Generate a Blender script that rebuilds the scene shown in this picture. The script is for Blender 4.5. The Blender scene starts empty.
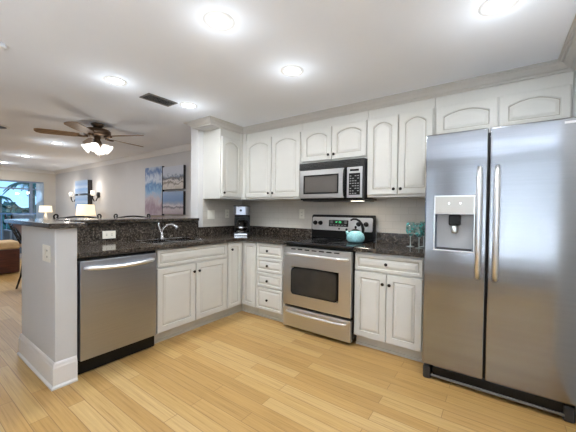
import bpy, bmesh, math, random
from mathutils import Vector, Matrix
random.seed(7)
PI = math.pi
scene = bpy.context.scene
COL = scene.collection

# ------------------------------------------------------------------ camera
cam_data = bpy.data.cameras.new('camera')
cam_data.sensor_width = 36.0
cam_data.lens = 36.0 * 292.11 / 576.0
cam_data.clip_start = 0.02
cam_data.clip_end = 500
cam = bpy.data.objects.new('camera', cam_data)
COL.objects.link(cam)
_r = Vector((0.81412418, 0.58056458, 0.01210738))
_u = Vector((-0.01967579, 0.00674132, 0.99978369))
_f = Vector((-0.58035737, 0.8141863, -0.01691134))
cam.matrix_world = Matrix(((_r.x, _u.x, -_f.x, 3.0969), (_r.y, _u.y, -_f.y, -3.1597),
                           (_r.z, _u.z, -_f.z, 1.2371), (0, 0, 0, 1)))
scene.camera = cam

# ------------------------------------------------------------------ world, exposure
scene.view_settings.view_transform = 'Standard'
scene.view_settings.look = 'None'
scene.view_settings.exposure = 0.38
scene.view_settings.gamma = 1.0
scene.view_settings.use_curve_mapping = False
scene.cycles.use_denoising = True
scene.cycles.max_bounces = 10
scene.cycles.diffuse_bounces = 6
scene.cycles.glossy_bounces = 5
scene.cycles.transmission_bounces = 8
scene.cycles.transparent_max_bounces = 12
scene.cycles.caustics_reflective = False
scene.cycles.caustics_refractive = False
scene.cycles.sample_clamp_indirect = 6.0

world = bpy.data.worlds.new('world')
scene.world = world
world.use_nodes = True
wn = world.node_tree
wn.nodes.clear()
_tc = wn.nodes.new('ShaderNodeTexCoord')
_sep = wn.nodes.new('ShaderNodeSeparateXYZ')
_cr = wn.nodes.new('ShaderNodeValToRGB')
_no = wn.nodes.new('ShaderNodeTexNoise')
_mx = wn.nodes.new('ShaderNodeMixRGB')
_bg = wn.nodes.new('ShaderNodeBackground')
_wo = wn.nodes.new('ShaderNodeOutputWorld')
_cr.color_ramp.elements[0].position = 0.0
_cr.color_ramp.elements[0].color = (0.38, 0.62, 0.92, 1)
_cr.color_ramp.elements[1].position = 0.5
_cr.color_ramp.elements[1].color = (0.16, 0.36, 0.72, 1)
_no.inputs['Scale'].default_value = 3.0
_no.inputs['Detail'].default_value = 5.0
_cr2 = wn.nodes.new('ShaderNodeValToRGB')
_cr2.color_ramp.elements[0].position = 0.45
_cr2.color_ramp.elements[1].position = 0.7
_mx.inputs[2].default_value = (0.8, 0.87, 0.95, 1)
wn.links.new(_tc.outputs['Generated'], _sep.inputs[0])
wn.links.new(_sep.outputs['Z'], _cr.inputs[0])
wn.links.new(_tc.outputs['Generated'], _no.inputs['Vector'])
wn.links.new(_no.outputs['Fac'], _cr2.inputs[0])
wn.links.new(_cr2.outputs[0], _mx.inputs[0])
wn.links.new(_cr.outputs[0], _mx.inputs[1])
wn.links.new(_mx.outputs[0], _bg.inputs['Color'])
_bg.inputs['Strength'].default_value = 1.7
wn.links.new(_bg.outputs[0], _wo.inputs[0])

LIGHT_DOWN = 4.2        # each kitchen downlight
LIGHT_LIVING = 8.0
CEILING_FILL = 1.0                # added unseen point light below each downlight, to brighten the ceiling
LIGHT_FAN = 2.5
LIGHT_REAR_FILL = 500.0      # added fill panels behind the unseen rear windows

def add_light(name, kind, loc, energy, color=(1, 1, 1), size=0.1, rot=(0, 0, 0), size_y=None, parent=None, spot=None, blend=0.5):
    d = bpy.data.lights.new(name, kind)
    d.energy = energy
    d.color = color
    if kind == 'AREA':
        d.size = size
        if size_y:
            d.shape = 'RECTANGLE'
            d.size_y = size_y
        else:
            d.shape = 'DISK'
    elif kind == 'SPOT':
        d.shadow_soft_size = size
        d.spot_size = spot
        d.spot_blend = blend
    else:
        d.shadow_soft_size = size
    o = bpy.data.objects.new(name, d)
    COL.objects.link(o)
    o.location = loc
    o.rotation_euler = rot
    if parent:
        o.parent = parent
    return o

# added area panels outside the unseen rear windows, tilted up to brighten the ceiling
add_light('window_daylight', 'AREA', (1.3, -5.42, 0.75), LIGHT_REAR_FILL * 0.12, (0.90, 0.95, 1.0), 1.8, (math.radians(138), 0, 0), 1.4)
add_light('window_daylight', 'AREA', (3.75, -5.78, 0.55), LIGHT_REAR_FILL * 1.5, (0.84, 0.92, 1.0), 2.6, (math.radians(138), 0, 0), 2.2)

# ------------------------------------------------------------------ materials
def newmat(name):
    m = bpy.data.materials.new(name)
    m.use_nodes = True
    nt = m.node_tree
    return m, nt, nt.nodes['Principled BSDF']

def nd(nt, t, **kw):
    n = nt.nodes.new(t)
    for k, v in kw.items():
        if k in n.inputs:
            n.inputs[k].default_value = v
        else:
            setattr(n, k, v)
    return n

def ramp(nt, stops):
    r = nt.nodes.new('ShaderNodeValToRGB')
    cr = r.color_ramp
    while len(cr.elements) > 1:
        cr.elements.remove(cr.elements[-1])
    cr.elements[0].position = stops[0][0]
    cr.elements[0].color = tuple(stops[0][1]) + (1,)
    for p, c in stops[1:]:
        e = cr.elements.new(p)
        e.color = tuple(c) + (1,)
    return r

def plain(name, color, rough=0.5, metal=0.0, var=0.04, nscale=8.0, bump=0.0, coat=0.0, spec=0.5, coord='Object', bscale=None):
    """base colour with gentle procedural variation"""
    m, nt, b = newmat(name)
    tc = nd(nt, 'ShaderNodeTexCoord')
    n = nd(nt, 'ShaderNodeTexNoise', Scale=nscale, Detail=3.0)
    nt.links.new(tc.outputs[coord], n.inputs['Vector'])
    c0 = [max(0, c * (1 - var)) for c in color]
    c1 = [min(1, c * (1 + var)) for c in color]
    r = ramp(nt, [(0.3, c0), (0.7, c1)])
    nt.links.new(n.outputs['Fac'], r.inputs[0])
    nt.links.new(r.outputs[0], b.inputs['Base Color'])
    b.inputs['Roughness'].default_value = rough
    b.inputs['Metallic'].default_value = metal
    b.inputs['Specular IOR Level'].default_value = spec
    if coat:
        b.inputs['Coat Weight'].default_value = coat
        b.inputs['Coat Roughness'].default_value = 0.05
    if bump:
        n2 = nd(nt, 'ShaderNodeTexNoise', Scale=bscale or nscale * 6, Detail=4.0)
        nt.links.new(tc.outputs[coord], n2.inputs['Vector'])
        bp = nd(nt, 'ShaderNodeBump', Strength=bump, Distance=0.01)
        nt.links.new(n2.outputs['Fac'], bp.inputs['Height'])
        nt.links.new(bp.outputs[0], b.inputs['Normal'])
    return m  # extra invisible lamp hung under the fitting to wash the ceiling

def emit(name, color, strength):
    m, nt, b = newmat(name)
    b.inputs['Base Color'].default_value = tuple(color) + (1,)
    b.inputs['Emission Color'].default_value = tuple(color) + (1,)
    b.inputs['Emission Strength'].default_value = strength
    return m

def steel(name, color=(0.60, 0.60, 0.60), rough=0.27, wav=0.0, axis='X'):
    m, nt, b = newmat(name)
    tc = nd(nt, 'ShaderNodeTexCoord')
    mp = nd(nt, 'ShaderNodeMapping')
    mp.inputs['Scale'].default_value = (1.5, 1.5, 260) if axis == 'X' else (260, 260, 1.5)
    nt.links.new(tc.outputs['Object'], mp.inputs[0])
    n = nd(nt, 'ShaderNodeTexNoise', Scale=1.0, Detail=4.0)
    nt.links.new(mp.outputs[0], n.inputs['Vector'])
    r = ramp(nt, [(0.25, [c * 0.93 for c in color]), (0.75, [min(1, c * 1.05) for c in color])])
    nt.links.new(n.outputs['Fac'], r.inputs[0])
    nt.links.new(r.outputs[0], b.inputs['Base Color'])
    rr = nd(nt, 'ShaderNodeMapRange')
    rr.inputs['To Min'].default_value = rough * 0.9
    rr.inputs['To Max'].default_value = rough * 1.12
    nt.links.new(n.outputs['Fac'], rr.inputs['Value'])
    nt.links.new(rr.outputs[0], b.inputs['Roughness'])
    b.inputs['Metallic'].default_value = 1.0
    if wav:
        w = nd(nt, 'ShaderNodeMapping')
        w.inputs['Scale'].default_value = (0.5, 0.5, 5.0)
        nt.links.new(tc.outputs['Object'], w.inputs[0])
        n2 = nd(nt, 'ShaderNodeTexNoise', Scale=2.0, Detail=1.0)
        nt.links.new(w.outputs[0], n2.inputs['Vector'])
        bp = nd(nt, 'ShaderNodeBump', Strength=wav, Distance=0.01)
        nt.links.new(n2.outputs['Fac'], bp.inputs['Height'])
        nt.links.new(bp.outputs[0], b.inputs['Normal'])
    return m

def granite():
    m, nt, b = newmat('granite')
    tc = nd(nt, 'ShaderNodeTexCoord')
    v = nd(nt, 'ShaderNodeTexVoronoi', Scale=150.0)
    n = nd(nt, 'ShaderNodeTexNoise', Scale=55.0, Detail=6.0, Roughness=0.7)
    n3 = nd(nt, 'ShaderNodeTexNoise', Scale=14.0, Detail=3.0)
    for x in (v, n, n3):
        nt.links.new(tc.outputs['Object'], x.inputs['Vector'])
    r1 = ramp(nt, [(0.0, (0.006, 0.006, 0.006)), (0.40, (0.022, 0.018, 0.016)), (0.50, (0.05, 0.042, 0.035)), (0.60, (0.12, 0.105, 0.09)), (0.72, (0.28, 0.265, 0.245))])
    nt.links.new(n.outputs['Fac'], r1.inputs[0])
    r2 = ramp(nt, [(0.0, (0.25, 0.25, 0.25)), (0.5, (0.9, 0.9, 0.9)), (1.0, (1.5, 1.4, 1.3))])
    nt.links.new(v.outputs['Color'], r2.inputs[0])
    mu = nd(nt, 'ShaderNodeMixRGB', blend_type='MULTIPLY')
    mu.inputs[0].default_value = 1.0
    nt.links.new(r1.outputs[0], mu.inputs[1])
    nt.links.new(r2.outputs[0], mu.inputs[2])
    r3 = ramp(nt, [(0.3, (0.7, 0.66, 0.62)), (0.7, (1.25, 1.2, 1.15))])
    nt.links.new(n3.outputs['Fac'], r3.inputs[0])
    mu2 = nd(nt, 'ShaderNodeMixRGB', blend_type='MULTIPLY')
    mu2.inputs[0].default_value = 1.0
    nt.links.new(mu.outputs[0], mu2.inputs[1])
    nt.links.new(r3.outputs[0], mu2.inputs[2])
    nt.links.new(mu2.outputs[0], b.inputs['Base Color'])
    b.inputs['Roughness'].default_value = 0.12
    return m

def bamboo_floor():
    m, nt, b = newmat('bamboo_planks')
    tc = nd(nt, 'ShaderNodeTexCoord')
    br = nd(nt, 'ShaderNodeTexBrick')
    br.offset = 0.37
    br.offset_frequency = 2
    br.inputs['Color1'].default_value = (0.0, 0, 0, 1)
    br.inputs['Color2'].default_value = (1.0, 1, 1, 1)
    br.inputs['Mortar'].default_value = (0.5, 0.5, 0.5, 1)
    br.inputs['Scale'].default_value = 1.0
    br.inputs['Mortar Size'].default_value = 0.0018
    br.inputs['Mortar Smooth'].default_value = 0.2
    br.inputs['Brick Width'].default_value = 0.95
    br.inputs['Row Height'].default_value = 0.092
    nt.links.new(tc.outputs['Object'], br.inputs['Vector'])
    rp = ramp(nt, [(0.0, (0.43, 0.258, 0.088)), (0.35, (0.475, 0.288, 0.102)), (0.7, (0.505, 0.322, 0.12)), (1.0, (0.55, 0.37, 0.162))])
    nt.links.new(br.outputs['Color'], rp.inputs[0])
    # long grain streaks
    mp = nd(nt, 'ShaderNodeMapping')
    mp.inputs['Scale'].default_value = (1.3, 48.0, 1.0)
    nt.links.new(tc.outputs['Object'], mp.inputs[0])
    n = nd(nt, 'ShaderNodeTexNoise', Scale=1.6, Detail=6.0, Roughness=0.65)
    nt.links.new(mp.outputs[0], n.inputs['Vector'])
    rg = ramp(nt, [(0.28, (0.58, 0.50, 0.40)), (0.44, (0.92, 0.90, 0.86)), (0.60, (1.06, 1.06, 1.06)), (0.78, (1.20, 1.24, 1.32))])
    nt.links.new(n.outputs['Fac'], rg.inputs[0])
    mu = nd(nt, 'ShaderNodeMixRGB', blend_type='MULTIPLY')
    mu.inputs[0].default_value = 0.85
    nt.links.new(rp.outputs[0], mu.inputs[1])
    nt.links.new(rg.outputs[0], mu.inputs[2])
    # plank tones are the same in kitchen and living room
    # joints
    mj = nd(nt, 'ShaderNodeMixRGB')
    mj.inputs[2].default_value = (0.24, 0.13, 0.05, 1)
    jr = nd(nt, 'ShaderNodeMath', operation='MULTIPLY')
    jr.inputs[1].default_value = 0.9
    nt.links.new(br.outputs['Fac'], jr.inputs[0])
    nt.links.new(jr.outputs[0], mj.inputs[0])
    nt.links.new(mu.outputs[0], mj.inputs[1])
    nt.links.new(mj.outputs[0], b.inputs['Base Color'])
    b.inputs['Roughness'].default_value = 0.40
    b.inputs['Specular IOR Level'].default_value = 0.35
    bp = nd(nt, 'ShaderNodeBump', Strength=0.15, Distance=0.002)
    bp.invert = True
    nt.links.new(br.outputs['Fac'], bp.inputs['Height'])
    nt.links.new(bp.outputs[0], b.inputs['Normal'])
    return m

def tile_mat():
    m, nt, b = newmat('white_wall_tile')
    tc = nd(nt, 'ShaderNodeTexCoord')
    sp = nd(nt, 'ShaderNodeSeparateXYZ')
    cb = nd(nt, 'ShaderNodeCombineXYZ')
    ad = nd(nt, 'ShaderNodeMath', operation='ADD')
    nt.links.new(tc.outputs['Object'], sp.inputs[0])
    nt.links.new(sp.outputs['X'], ad.inputs[0])
    nt.links.new(sp.outputs['Y'], ad.inputs[1])
    nt.links.new(ad.outputs[0], cb.inputs['X'])
    nt.links.new(sp.outputs['Z'], cb.inputs['Y'])
    br = nd(nt, 'ShaderNodeTexBrick')
    br.offset = 0.5
    br.inputs['Color1'].default_value = (0.54, 0.50, 0.44, 1)
    br.inputs['Color2'].default_value = (0.57, 0.53, 0.47, 1)
    br.inputs['Mortar'].default_value = (0.46, 0.425, 0.365, 1)
    br.inputs['Scale'].default_value = 1.0
    br.inputs['Mortar Size'].default_value = 0.0018
    br.inputs['Brick Width'].default_value = 0.152
    br.inputs['Row Height'].default_value = 0.076
    nt.links.new(cb.outputs[0], br.inputs['Vector'])
    nt.links.new(br.outputs['Color'], b.inputs['Base Color'])
    b.inputs['Roughness'].default_value = 0.3
    return m

def wood(name, c0, c1, rough=0.4, sc=(3, 3, 20)):
    m, nt, b = newmat(name)
    tc = nd(nt, 'ShaderNodeTexCoord')
    mp = nd(nt, 'ShaderNodeMapping')
    mp.inputs['Scale'].default_value = sc
    nt.links.new(tc.outputs['Object'], mp.inputs[0])
    n = nd(nt, 'ShaderNodeTexNoise', Scale=2.0, Detail=5.0)
    nt.links.new(mp.outputs[0], n.inputs['Vector'])
    r = ramp(nt, [(0.3, c0), (0.7, c1)])
    nt.links.new(n.outputs['Fac'], r.inputs[0])
    nt.links.new(r.outputs[0], b.inputs['Base Color'])
    b.inputs['Roughness'].default_value = rough
    return m

def glass(name, tint=(1, 1, 1), rough=0.0):
    """thin pane: mostly see-through with a faint reflection"""
    m = bpy.data.materials.new(name)
    m.use_nodes = True
    nt = m.node_tree
    nt.nodes.clear()
    o = nd(nt, 'ShaderNodeOutputMaterial')
    t = nd(nt, 'ShaderNodeBsdfTransparent')
    t.inputs[0].default_value = tuple(tint) + (1,)
    g = nd(nt, 'ShaderNodeBsdfGlossy')
    g.inputs['Roughness'].default_value = 0.02
    f = nd(nt, 'ShaderNodeFresnel', IOR=1.45)
    mx = nd(nt, 'ShaderNodeMixShader')
    nt.links.new(f.outputs[0], mx.inputs[0])
    nt.links.new(t.outputs[0], mx.inputs[1])
    nt.links.new(g.outputs[0], mx.inputs[2])
    nt.links.new(mx.outputs[0], o.inputs[0])
    return m

def canvas(name, stops, scale=(1, 1, 1), noise=3.0, dist=0.5, span=(0, 1)):
    """painted seascape: colour bands by height broken up with noise (Generated coordinates)"""
    m, nt, b = newmat(name)
    tc = nd(nt, 'ShaderNodeTexCoord')
    sp = nd(nt, 'ShaderNodeSeparateXYZ')
    nt.links.new(tc.outputs['Generated'], sp.inputs[0])
    mp = nd(nt, 'ShaderNodeMapping')
    mp.inputs['Scale'].default_value = scale
    nt.links.new(tc.outputs['Generated'], mp.inputs[0])
    n = nd(nt, 'ShaderNodeTexNoise', Scale=noise, Detail=6.0, Distortion=0.8)
    nt.links.new(mp.outputs[0], n.inputs['Vector'])
    sb = nd(nt, 'ShaderNodeMath', operation='SUBTRACT')
    sb.inputs[1].default_value = 0.5
    nt.links.new(n.outputs['Fac'], sb.inputs[0])
    ma = nd(nt, 'ShaderNodeMath', operation='MULTIPLY')
    ma.inputs[1].default_value = dist
    nt.links.new(sb.outputs[0], ma.inputs[0])
    ad = nd(nt, 'ShaderNodeMath', operation='ADD')
    nt.links.new(sp.outputs['Z'], ad.inputs[0])
    nt.links.new(ma.outputs[0], ad.inputs[1])
    r = ramp(nt, stops)
    nt.links.new(ad.outputs[0], r.inputs[0])
    nt.links.new(r.outputs[0], b.inputs['Base Color'])
    b.inputs['Roughness'].default_value = 0.7
    return m

M = {}
M['ceiling'] = plain('ceiling_paint', (0.85, 0.885, 0.95), 0.9, var=0.015, nscale=2)
M['wall'] = plain('grey_wall_paint', (0.58, 0.57, 0.57), 0.85, var=0.02, nscale=3)
M['farwall'] = plain('beige_wall_paint', (0.60, 0.56, 0.50), 0.85, var=0.02, nscale=3)
M['white_wall'] = plain('white_wall_paint', (0.66, 0.655, 0.65), 0.7, var=0.015, nscale=3)
M['pony'] = plain('peninsula_paint', (0.54, 0.54, 0.54), 0.7, var=0.02, nscale=4)
M['trim'] = plain('white_trim_paint', (0.72, 0.71, 0.70), 0.4, var=0.01, nscale=4)
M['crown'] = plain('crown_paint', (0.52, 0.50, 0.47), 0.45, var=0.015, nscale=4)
M['cab'] = plain('cream_cabinet_paint', (0.62, 0.612, 0.575), 0.38, var=0.02, nscale=5)
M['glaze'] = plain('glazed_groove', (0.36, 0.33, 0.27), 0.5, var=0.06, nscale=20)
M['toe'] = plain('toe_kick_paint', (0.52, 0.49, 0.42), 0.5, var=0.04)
M['knob'] = plain('oiled_bronze_knob', (0.02, 0.016, 0.014), 0.35, metal=0.7, var=0.1)
M['granite'] = granite()
M['floor'] = bamboo_floor()
M['tile'] = tile_mat()
M['steel'] = steel('brushed_stainless_steel', (0.38, 0.40, 0.45), 0.30)
M['panelsteel'] = steel('bright_stainless_steel', (0.62, 0.615, 0.61), 0.30)
M['fridge'] = steel('fridge_stainless_steel', (0.33, 0.34, 0.36), 0.14, wav=0.12)
M['chrome'] = plain('bright_chrome', (0.82, 0.82, 0.83), 0.1, metal=1.0, var=0.01)
M['handle'] = plain('satin_handle_steel', (0.86, 0.87, 0.88), 0.28, metal=1.0, var=0.02)
M['darksteel'] = plain('dark_grey_casing', (0.035, 0.033, 0.032), 0.4, var=0.05, spec=0.3)
M['black'] = plain('black_plastic', (0.006, 0.006, 0.006), 0.28, var=0.1, spec=0.25)
M['blackglass'] = plain('black_ceramic_glass', (0.008, 0.008, 0.009), 0.06, var=0.05, coat=0.4)
M['ovenglass'] = plain('oven_window_glass', (0.035, 0.032, 0.028), 0.08, var=0.1)
M['mwglass'] = plain('microwave_window_mesh', (0.11, 0.10, 0.092), 0.16, var=0.15, nscale=200)
M['burner'] = plain('burner_ring_print', (0.09, 0.09, 0.09), 0.15, var=0.05)
M['keys'] = plain('key_print_grey', (0.30, 0.30, 0.30), 0.4, var=0.1)
M['vent'] = plain('vent_grille_metal', (0.16, 0.145, 0.13), 0.5, var=0.05)
M['ventback'] = plain('vent_dark_throat', (0.02, 0.018, 0.016), 0.9, var=0.05)
M['plate'] = plain('almond_switch_plate', (0.80, 0.77, 0.68), 0.35, var=0.01)
M['socket'] = plain('socket_slots', (0.10, 0.09, 0.08), 0.6)
M['kettle'] = plain('speckled_aqua_enamel', (0.26, 0.52, 0.54), 0.15, var=0.28, nscale=90, coat=0.5)
M['iron'] = plain('wrought_iron', (0.015, 0.014, 0.014), 0.45, metal=0.6)
M['tan'] = plain('tan_cushion_fabric', (0.52, 0.36, 0.19), 0.8, var=0.08, nscale=20, bump=0.2)
M['mahogany'] = wood('dark_mahogany', (0.045, 0.012, 0.008), (0.09, 0.025, 0.014), 0.35)
M['corbelwood'] = wood('red_brown_wood', (0.16, 0.065, 0.03), (0.26, 0.11, 0.05), 0.5)
M['walnut'] = wood('walnut_blade', (0.14, 0.085, 0.05), (0.24, 0.15, 0.09), 0.4, (4, 20, 4))
M['bronze'] = plain('brushed_bronze', (0.13, 0.085, 0.055), 0.35, metal=0.8, var=0.15)
M['shade'] = emit('lit_lamp_shade', (1.0, 0.86, 0.62), 0.55)
M['lens'] = emit('downlight_lens', (1.0, 0.98, 0.95), 14.0)
M['fanshade'] = emit('lit_frosted_glass', (1.0, 0.96, 0.9), 1.1)
M['sconceglass'] = emit('lit_sconce_glass', (1.0, 0.95, 0.88), 0.35)
M['mwlamp'] = emit('hood_lamp_lens', (1.0, 0.92, 0.8), 2.5)
M['green'] = emit('green_led_digits', (0.1, 0.9, 0.35), 0.8)
M['led'] = emit('white_indicator', (0.9, 0.95, 1.0), 1.5)
M['framewin'] = plain('blue_grey_window_frame', (0.20, 0.26, 0.36), 0.5)
M['pane'] = glass('window_glass', (0.86, 0.94, 0.98))
M['drink'] = plain('pale_stem_glass', (0.62, 0.68, 0.66), 0.08, coat=0.5)
M['drink'].node_tree.nodes['Principled BSDF'].inputs['Alpha'].default_value = 0.55
M['teal'] = plain('teal_painted_glass', (0.10, 0.42, 0.40), 0.12, var=0.45, nscale=60, coat=0.4)
def painted_glass():
    m = plain('teal_painted_glass', (0.10, 0.36, 0.34), 0.1, var=0.8, nscale=45, coat=0.3)
    nt = m.node_tree
    b = nt.nodes['Principled BSDF']
    tc = nd(nt, 'ShaderNodeTexCoord')
    n = nd(nt, 'ShaderNodeTexVoronoi', Scale=38.0)
    nt.links.new(tc.outputs['Object'], n.inputs['Vector'])
    r = ramp(nt, [(0.0, (1, 1, 1)), (0.32, (0.85, 0.85, 0.85)), (0.45, (0.18, 0.18, 0.18))])
    nt.links.new(n.outputs['Distance'], r.inputs[0])
    nt.links.new(r.outputs[0], b.inputs['Alpha'])
    return m
M['teal'] = painted_glass()
M['coffee'] = glass('smoked_carafe_glass', (0.16, 0.14, 0.13))
M['sofa'] = plain('slate_blue_upholstery', (0.13, 0.20, 0.30), 0.85, var=0.1, nscale=15, bump=0.2)
M['curtain'] = plain('pale_blue_sheer', (0.80, 0.88, 0.95), 0.9, var=0.06, nscale=8)
M['curtain'].node_tree.nodes['Principled BSDF'].inputs['Alpha'].default_value = 0.40
M['shutter'] = plain('white_shutter_paint', (0.78, 0.80, 0.82), 0.5)
M['ceramic'] = plain('white_lamp_ceramic', (0.70, 0.68, 0.66), 0.2)
M['deck'] = plain('balcony_concrete', (0.45, 0.46, 0.47), 0.8, var=0.08)
M['leaf'] = plain('teal_green_foliage', (0.035, 0.13, 0.10), 0.7, var=0.5, nscale=3)
M['bark'] = plain('palm_bark', (0.20, 0.17, 0.13), 0.9, var=0.2)
M['water'] = plain('bay_water', (0.26, 0.42, 0.50), 0.3, var=0.15, nscale=0.4)
M['frameblack'] = plain('black_canvas_edge', (0.012, 0.01, 0.012), 0.6)
M['cv_sky'] = canvas('shore_sky_canvas', [(0.0, (0.42, 0.36, 0.40)), (0.16, (0.30, 0.22, 0.27)), (0.33, (0.48, 0.42, 0.46)), (0.45, (0.34, 0.44, 0.58)), (0.55, (0.22, 0.38, 0.58)), (0.64, (0.12, 0.24, 0.46)), (0.74, (0.56, 0.62, 0.70)), (0.88, (0.10, 0.18, 0.40)), (1.0, (0.45, 0.52, 0.62))], (1.5, 1, 1.5), 3.5, 0.55)
M['cv_dune'] = canvas('dune_canvas', [(0.0, (0.45, 0.40, 0.36)), (0.18, (0.62, 0.58, 0.55)), (0.28, (0.20, 0.17, 0.15)), (0.36, (0.66, 0.62, 0.60)), (0.48, (0.12, 0.12, 0.14)), (0.56, (0.22, 0.26, 0.34)), (0.66, (0.50, 0.54, 0.62)), (1.0, (0.58, 0.60, 0.66))], (1.5, 1, 1.2), 4.0, 0.5)
M['cv_beach'] = canvas('beach_canvas', [(0.0, (0.36, 0.30, 0.32)), (0.22, (0.48, 0.42, 0.44)), (0.32, (0.14, 0.13, 0.16)), (0.38, (0.56, 0.52, 0.54)), (0.46, (0.32, 0.34, 0.42)), (0.60, (0.18, 0.28, 0.46)), (0.8, (0.22, 0.32, 0.50)), (1.0, (0.30, 0.38, 0.54))], (2, 1, 1), 4.0, 0.22)
M['cv_blue'] = canvas('blue_water_canvas', [(0.0, (0.35, 0.47, 0.66)), (0.35, (0.22, 0.40, 0.70)), (0.5, (0.50, 0.62, 0.80)), (0.7, (0.30, 0.46, 0.72)), (1.0, (0.48, 0.60, 0.78))], (1, 1, 3), 3.0, 0.25)

# ------------------------------------------------------------------ mesh helpers
class MB:
    def __init__(self):
        self.bm = bmesh.new()
    def box(self, x0, x1, y0, y1, z0, z1, mi=0):
        v = [self.bm.verts.new(p) for p in ((x0, y0, z0), (x1, y0, z0), (x1, y1, z0), (x0, y1, z0), (x0, y0, z1), (x1, y0, z1), (x1, y1, z1), (x0, y1, z1))]
        for f in ((3, 2, 1, 0), (4, 5, 6, 7), (0, 1, 5, 4), (1, 2, 6, 5), (2, 3, 7, 6), (3, 0, 4, 7)):
            self.bm.faces.new([v[i] for i in f]).material_index = mi
        return self
    def lathe(self, prof, c=(0, 0, 0), n=24, axis='Z', mi=0, caps=True):
        """prof: list of (radius, height) along axis"""
        rings = []
        for r, h in prof:
            ring = []
            for i in range(n):
                a = 2 * PI * i / n
                p, q = r * math.cos(a), r * math.sin(a)
                if axis == 'Z':
                    co = (c[0] + p, c[1] + q, c[2] + h)
                elif axis == 'Y':
                    co = (c[0] + p, c[1] + h, c[2] + q)
                else:
                    co = (c[0] + h, c[1] + p, c[2] + q)
                ring.append(self.bm.verts.new(co))
            rings.append(ring)
        for a, b in zip(rings[:-1], rings[1:]):
            for i in range(n):
                j = (i + 1) % n
                f = self.bm.faces.new((a[i], a[j], b[j], b[i]))
                f.material_index = mi
                f.smooth = True
        if caps:
            for ring, fl in ((rings[0], True), (rings[-1], False)):
                f = self.bm.faces.new(ring[::-1] if fl else ring)
                f.material_index = mi
        return self
    def tube(self, pts, r, n=8, mi=0, flat=1.0):
        pts = [Vector(p) for p in pts]
        rs = r if isinstance(r, (list, tuple)) else [r] * len(pts)
        rings = []
        prev = None
        for i, p in enumerate(pts):
            t = (pts[min(i + 1, len(pts) - 1)] - pts[max(i - 1, 0)]).normalized()
            if prev is None:
                ref = Vector((0, 0, 1)) if abs(t.z) < 0.9 else Vector((1, 0, 0))
                a = t.cross(ref).normalized()
            else:
                a = (prev - t * prev.dot(t)).normalized()
            prev = a
            b = t.cross(a)
            rings.append([self.bm.verts.new(p + rs[i] * (a * math.cos(2 * PI * k / n) + b * flat * math.sin(2 * PI * k / n))) for k in range(n)])
        for a, b in zip(rings[:-1], rings[1:]):
            for i in range(n):
                j = (i + 1) % n
                f = self.bm.faces.new((a[i], a[j], b[j], b[i]))
                f.smooth = True
                f.material_index = mi
        self.bm.faces.new(rings[0][::-1]).material_index = mi
        self.bm.faces.new(rings[-1]).material_index = mi
        return self
    def prism(self, poly, z0, z1, mi=0, axis='Z'):
        def co(p, h):
            if axis == 'Z':
                return (p[0], p[1], h)
            if axis == 'Y':
                return (p[0], h, p[1])
            return (h, p[0], p[1])
        a = [self.bm.verts.new(co(p, z0)) for p in poly]
        b = [self.bm.verts.new(co(p, z1)) for p in poly]
        n = len(poly)
        self.bm.faces.new(a[::-1]).material_index = mi
        self.bm.faces.new(b).material_index = mi
        for i in range(n):
            j = (i + 1) % n
            self.bm.faces.new((a[i], a[j], b[j], b[i])).material_index = mi
        return self
    def cells(self, us, vs, keep, w0, w1, axis='Z', mi=0):
        """slab built from grid cells (shared vertices) so that openings are real holes"""
        cache = {}
        def V(i, j, k):
            key = (i, j, k)
            if key not in cache:
                w = (w0, w1)[k]
                u, v = us[i], vs[j]
                co = (u, v, w) if axis == 'Z' else ((u, w, v) if axis == 'Y' else (w, u, v))
                cache[key] = self.bm.verts.new(co)
            return cache[key]
        nu, nv = len(us) - 1, len(vs) - 1
        K = lambda i, j: 0 <= i < nu and 0 <= j < nv and keep(i, j)
        for i in range(nu):
            for j in range(nv):
                if not K(i, j):
                    continue
                q = [(i, j), (i + 1, j), (i + 1, j + 1), (i, j + 1)]
                fs = [[V(a, b, 0) for a, b in q][::-1], [V(a, b, 1) for a, b in q]]
                for (di, dj), (p, r) in (((0, -1), (q[0], q[1])), ((1, 0), (q[1], q[2])), ((0, 1), (q[2], q[3])), ((-1, 0), (q[3], q[0]))):
                    if not K(i + di, j + dj):
                        fs.append([V(*p, 0), V(*r, 0), V(*r, 1), V(*p, 1)])
                for f in fs:
                    self.bm.faces.new(f).material_index = mi
        return self
    def sphere(self, c, r, sx=1, sy=1, sz=1, seg=16, rings=10, mi=0):
        res = bmesh.ops.create_uvsphere(self.bm, u_segments=seg, v_segments=rings, radius=r)
        for v in res['verts']:
            v.co = Vector((v.co.x * sx + c[0], v.co.y * sy + c[1], v.co.z * sz + c[2]))
            for f in v.link_faces:
                f.smooth = True
                f.material_index = mi
        return self
    def xf(self, mat):
        bmesh.ops.transform(self.bm, matrix=mat, verts=self.bm.verts)
        return self
    def build(self, name, mat, parent=None, bevel=0.0, seg=2, normals=True, smooth_angle=None):
        if normals:
            bmesh.ops.recalc_face_normals(self.bm, faces=self.bm.faces)
        me = bpy.data.meshes.new(name)
        self.bm.to_mesh(me)
        self.bm.free()
        for m in (mat if isinstance(mat, (list, tuple)) else [mat]):
            me.materials.append(m)
        o = bpy.data.objects.new(name, me)
        COL.objects.link(o)
        if parent is not None:
            o.parent = parent
        if bevel:
            b = o.modifiers.new('bevel', 'BEVEL')
            b.width = bevel
            b.segments = seg
            b.limit_method = 'ANGLE'
            b.angle_limit = math.radians(40)
        return o

def tag(o, label, cat, group=None, kind=None):
    o['label'] = label
    o['category'] = cat
    if group:
        o['group'] = group
    if kind:
        o['kind'] = kind
    return o

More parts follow.
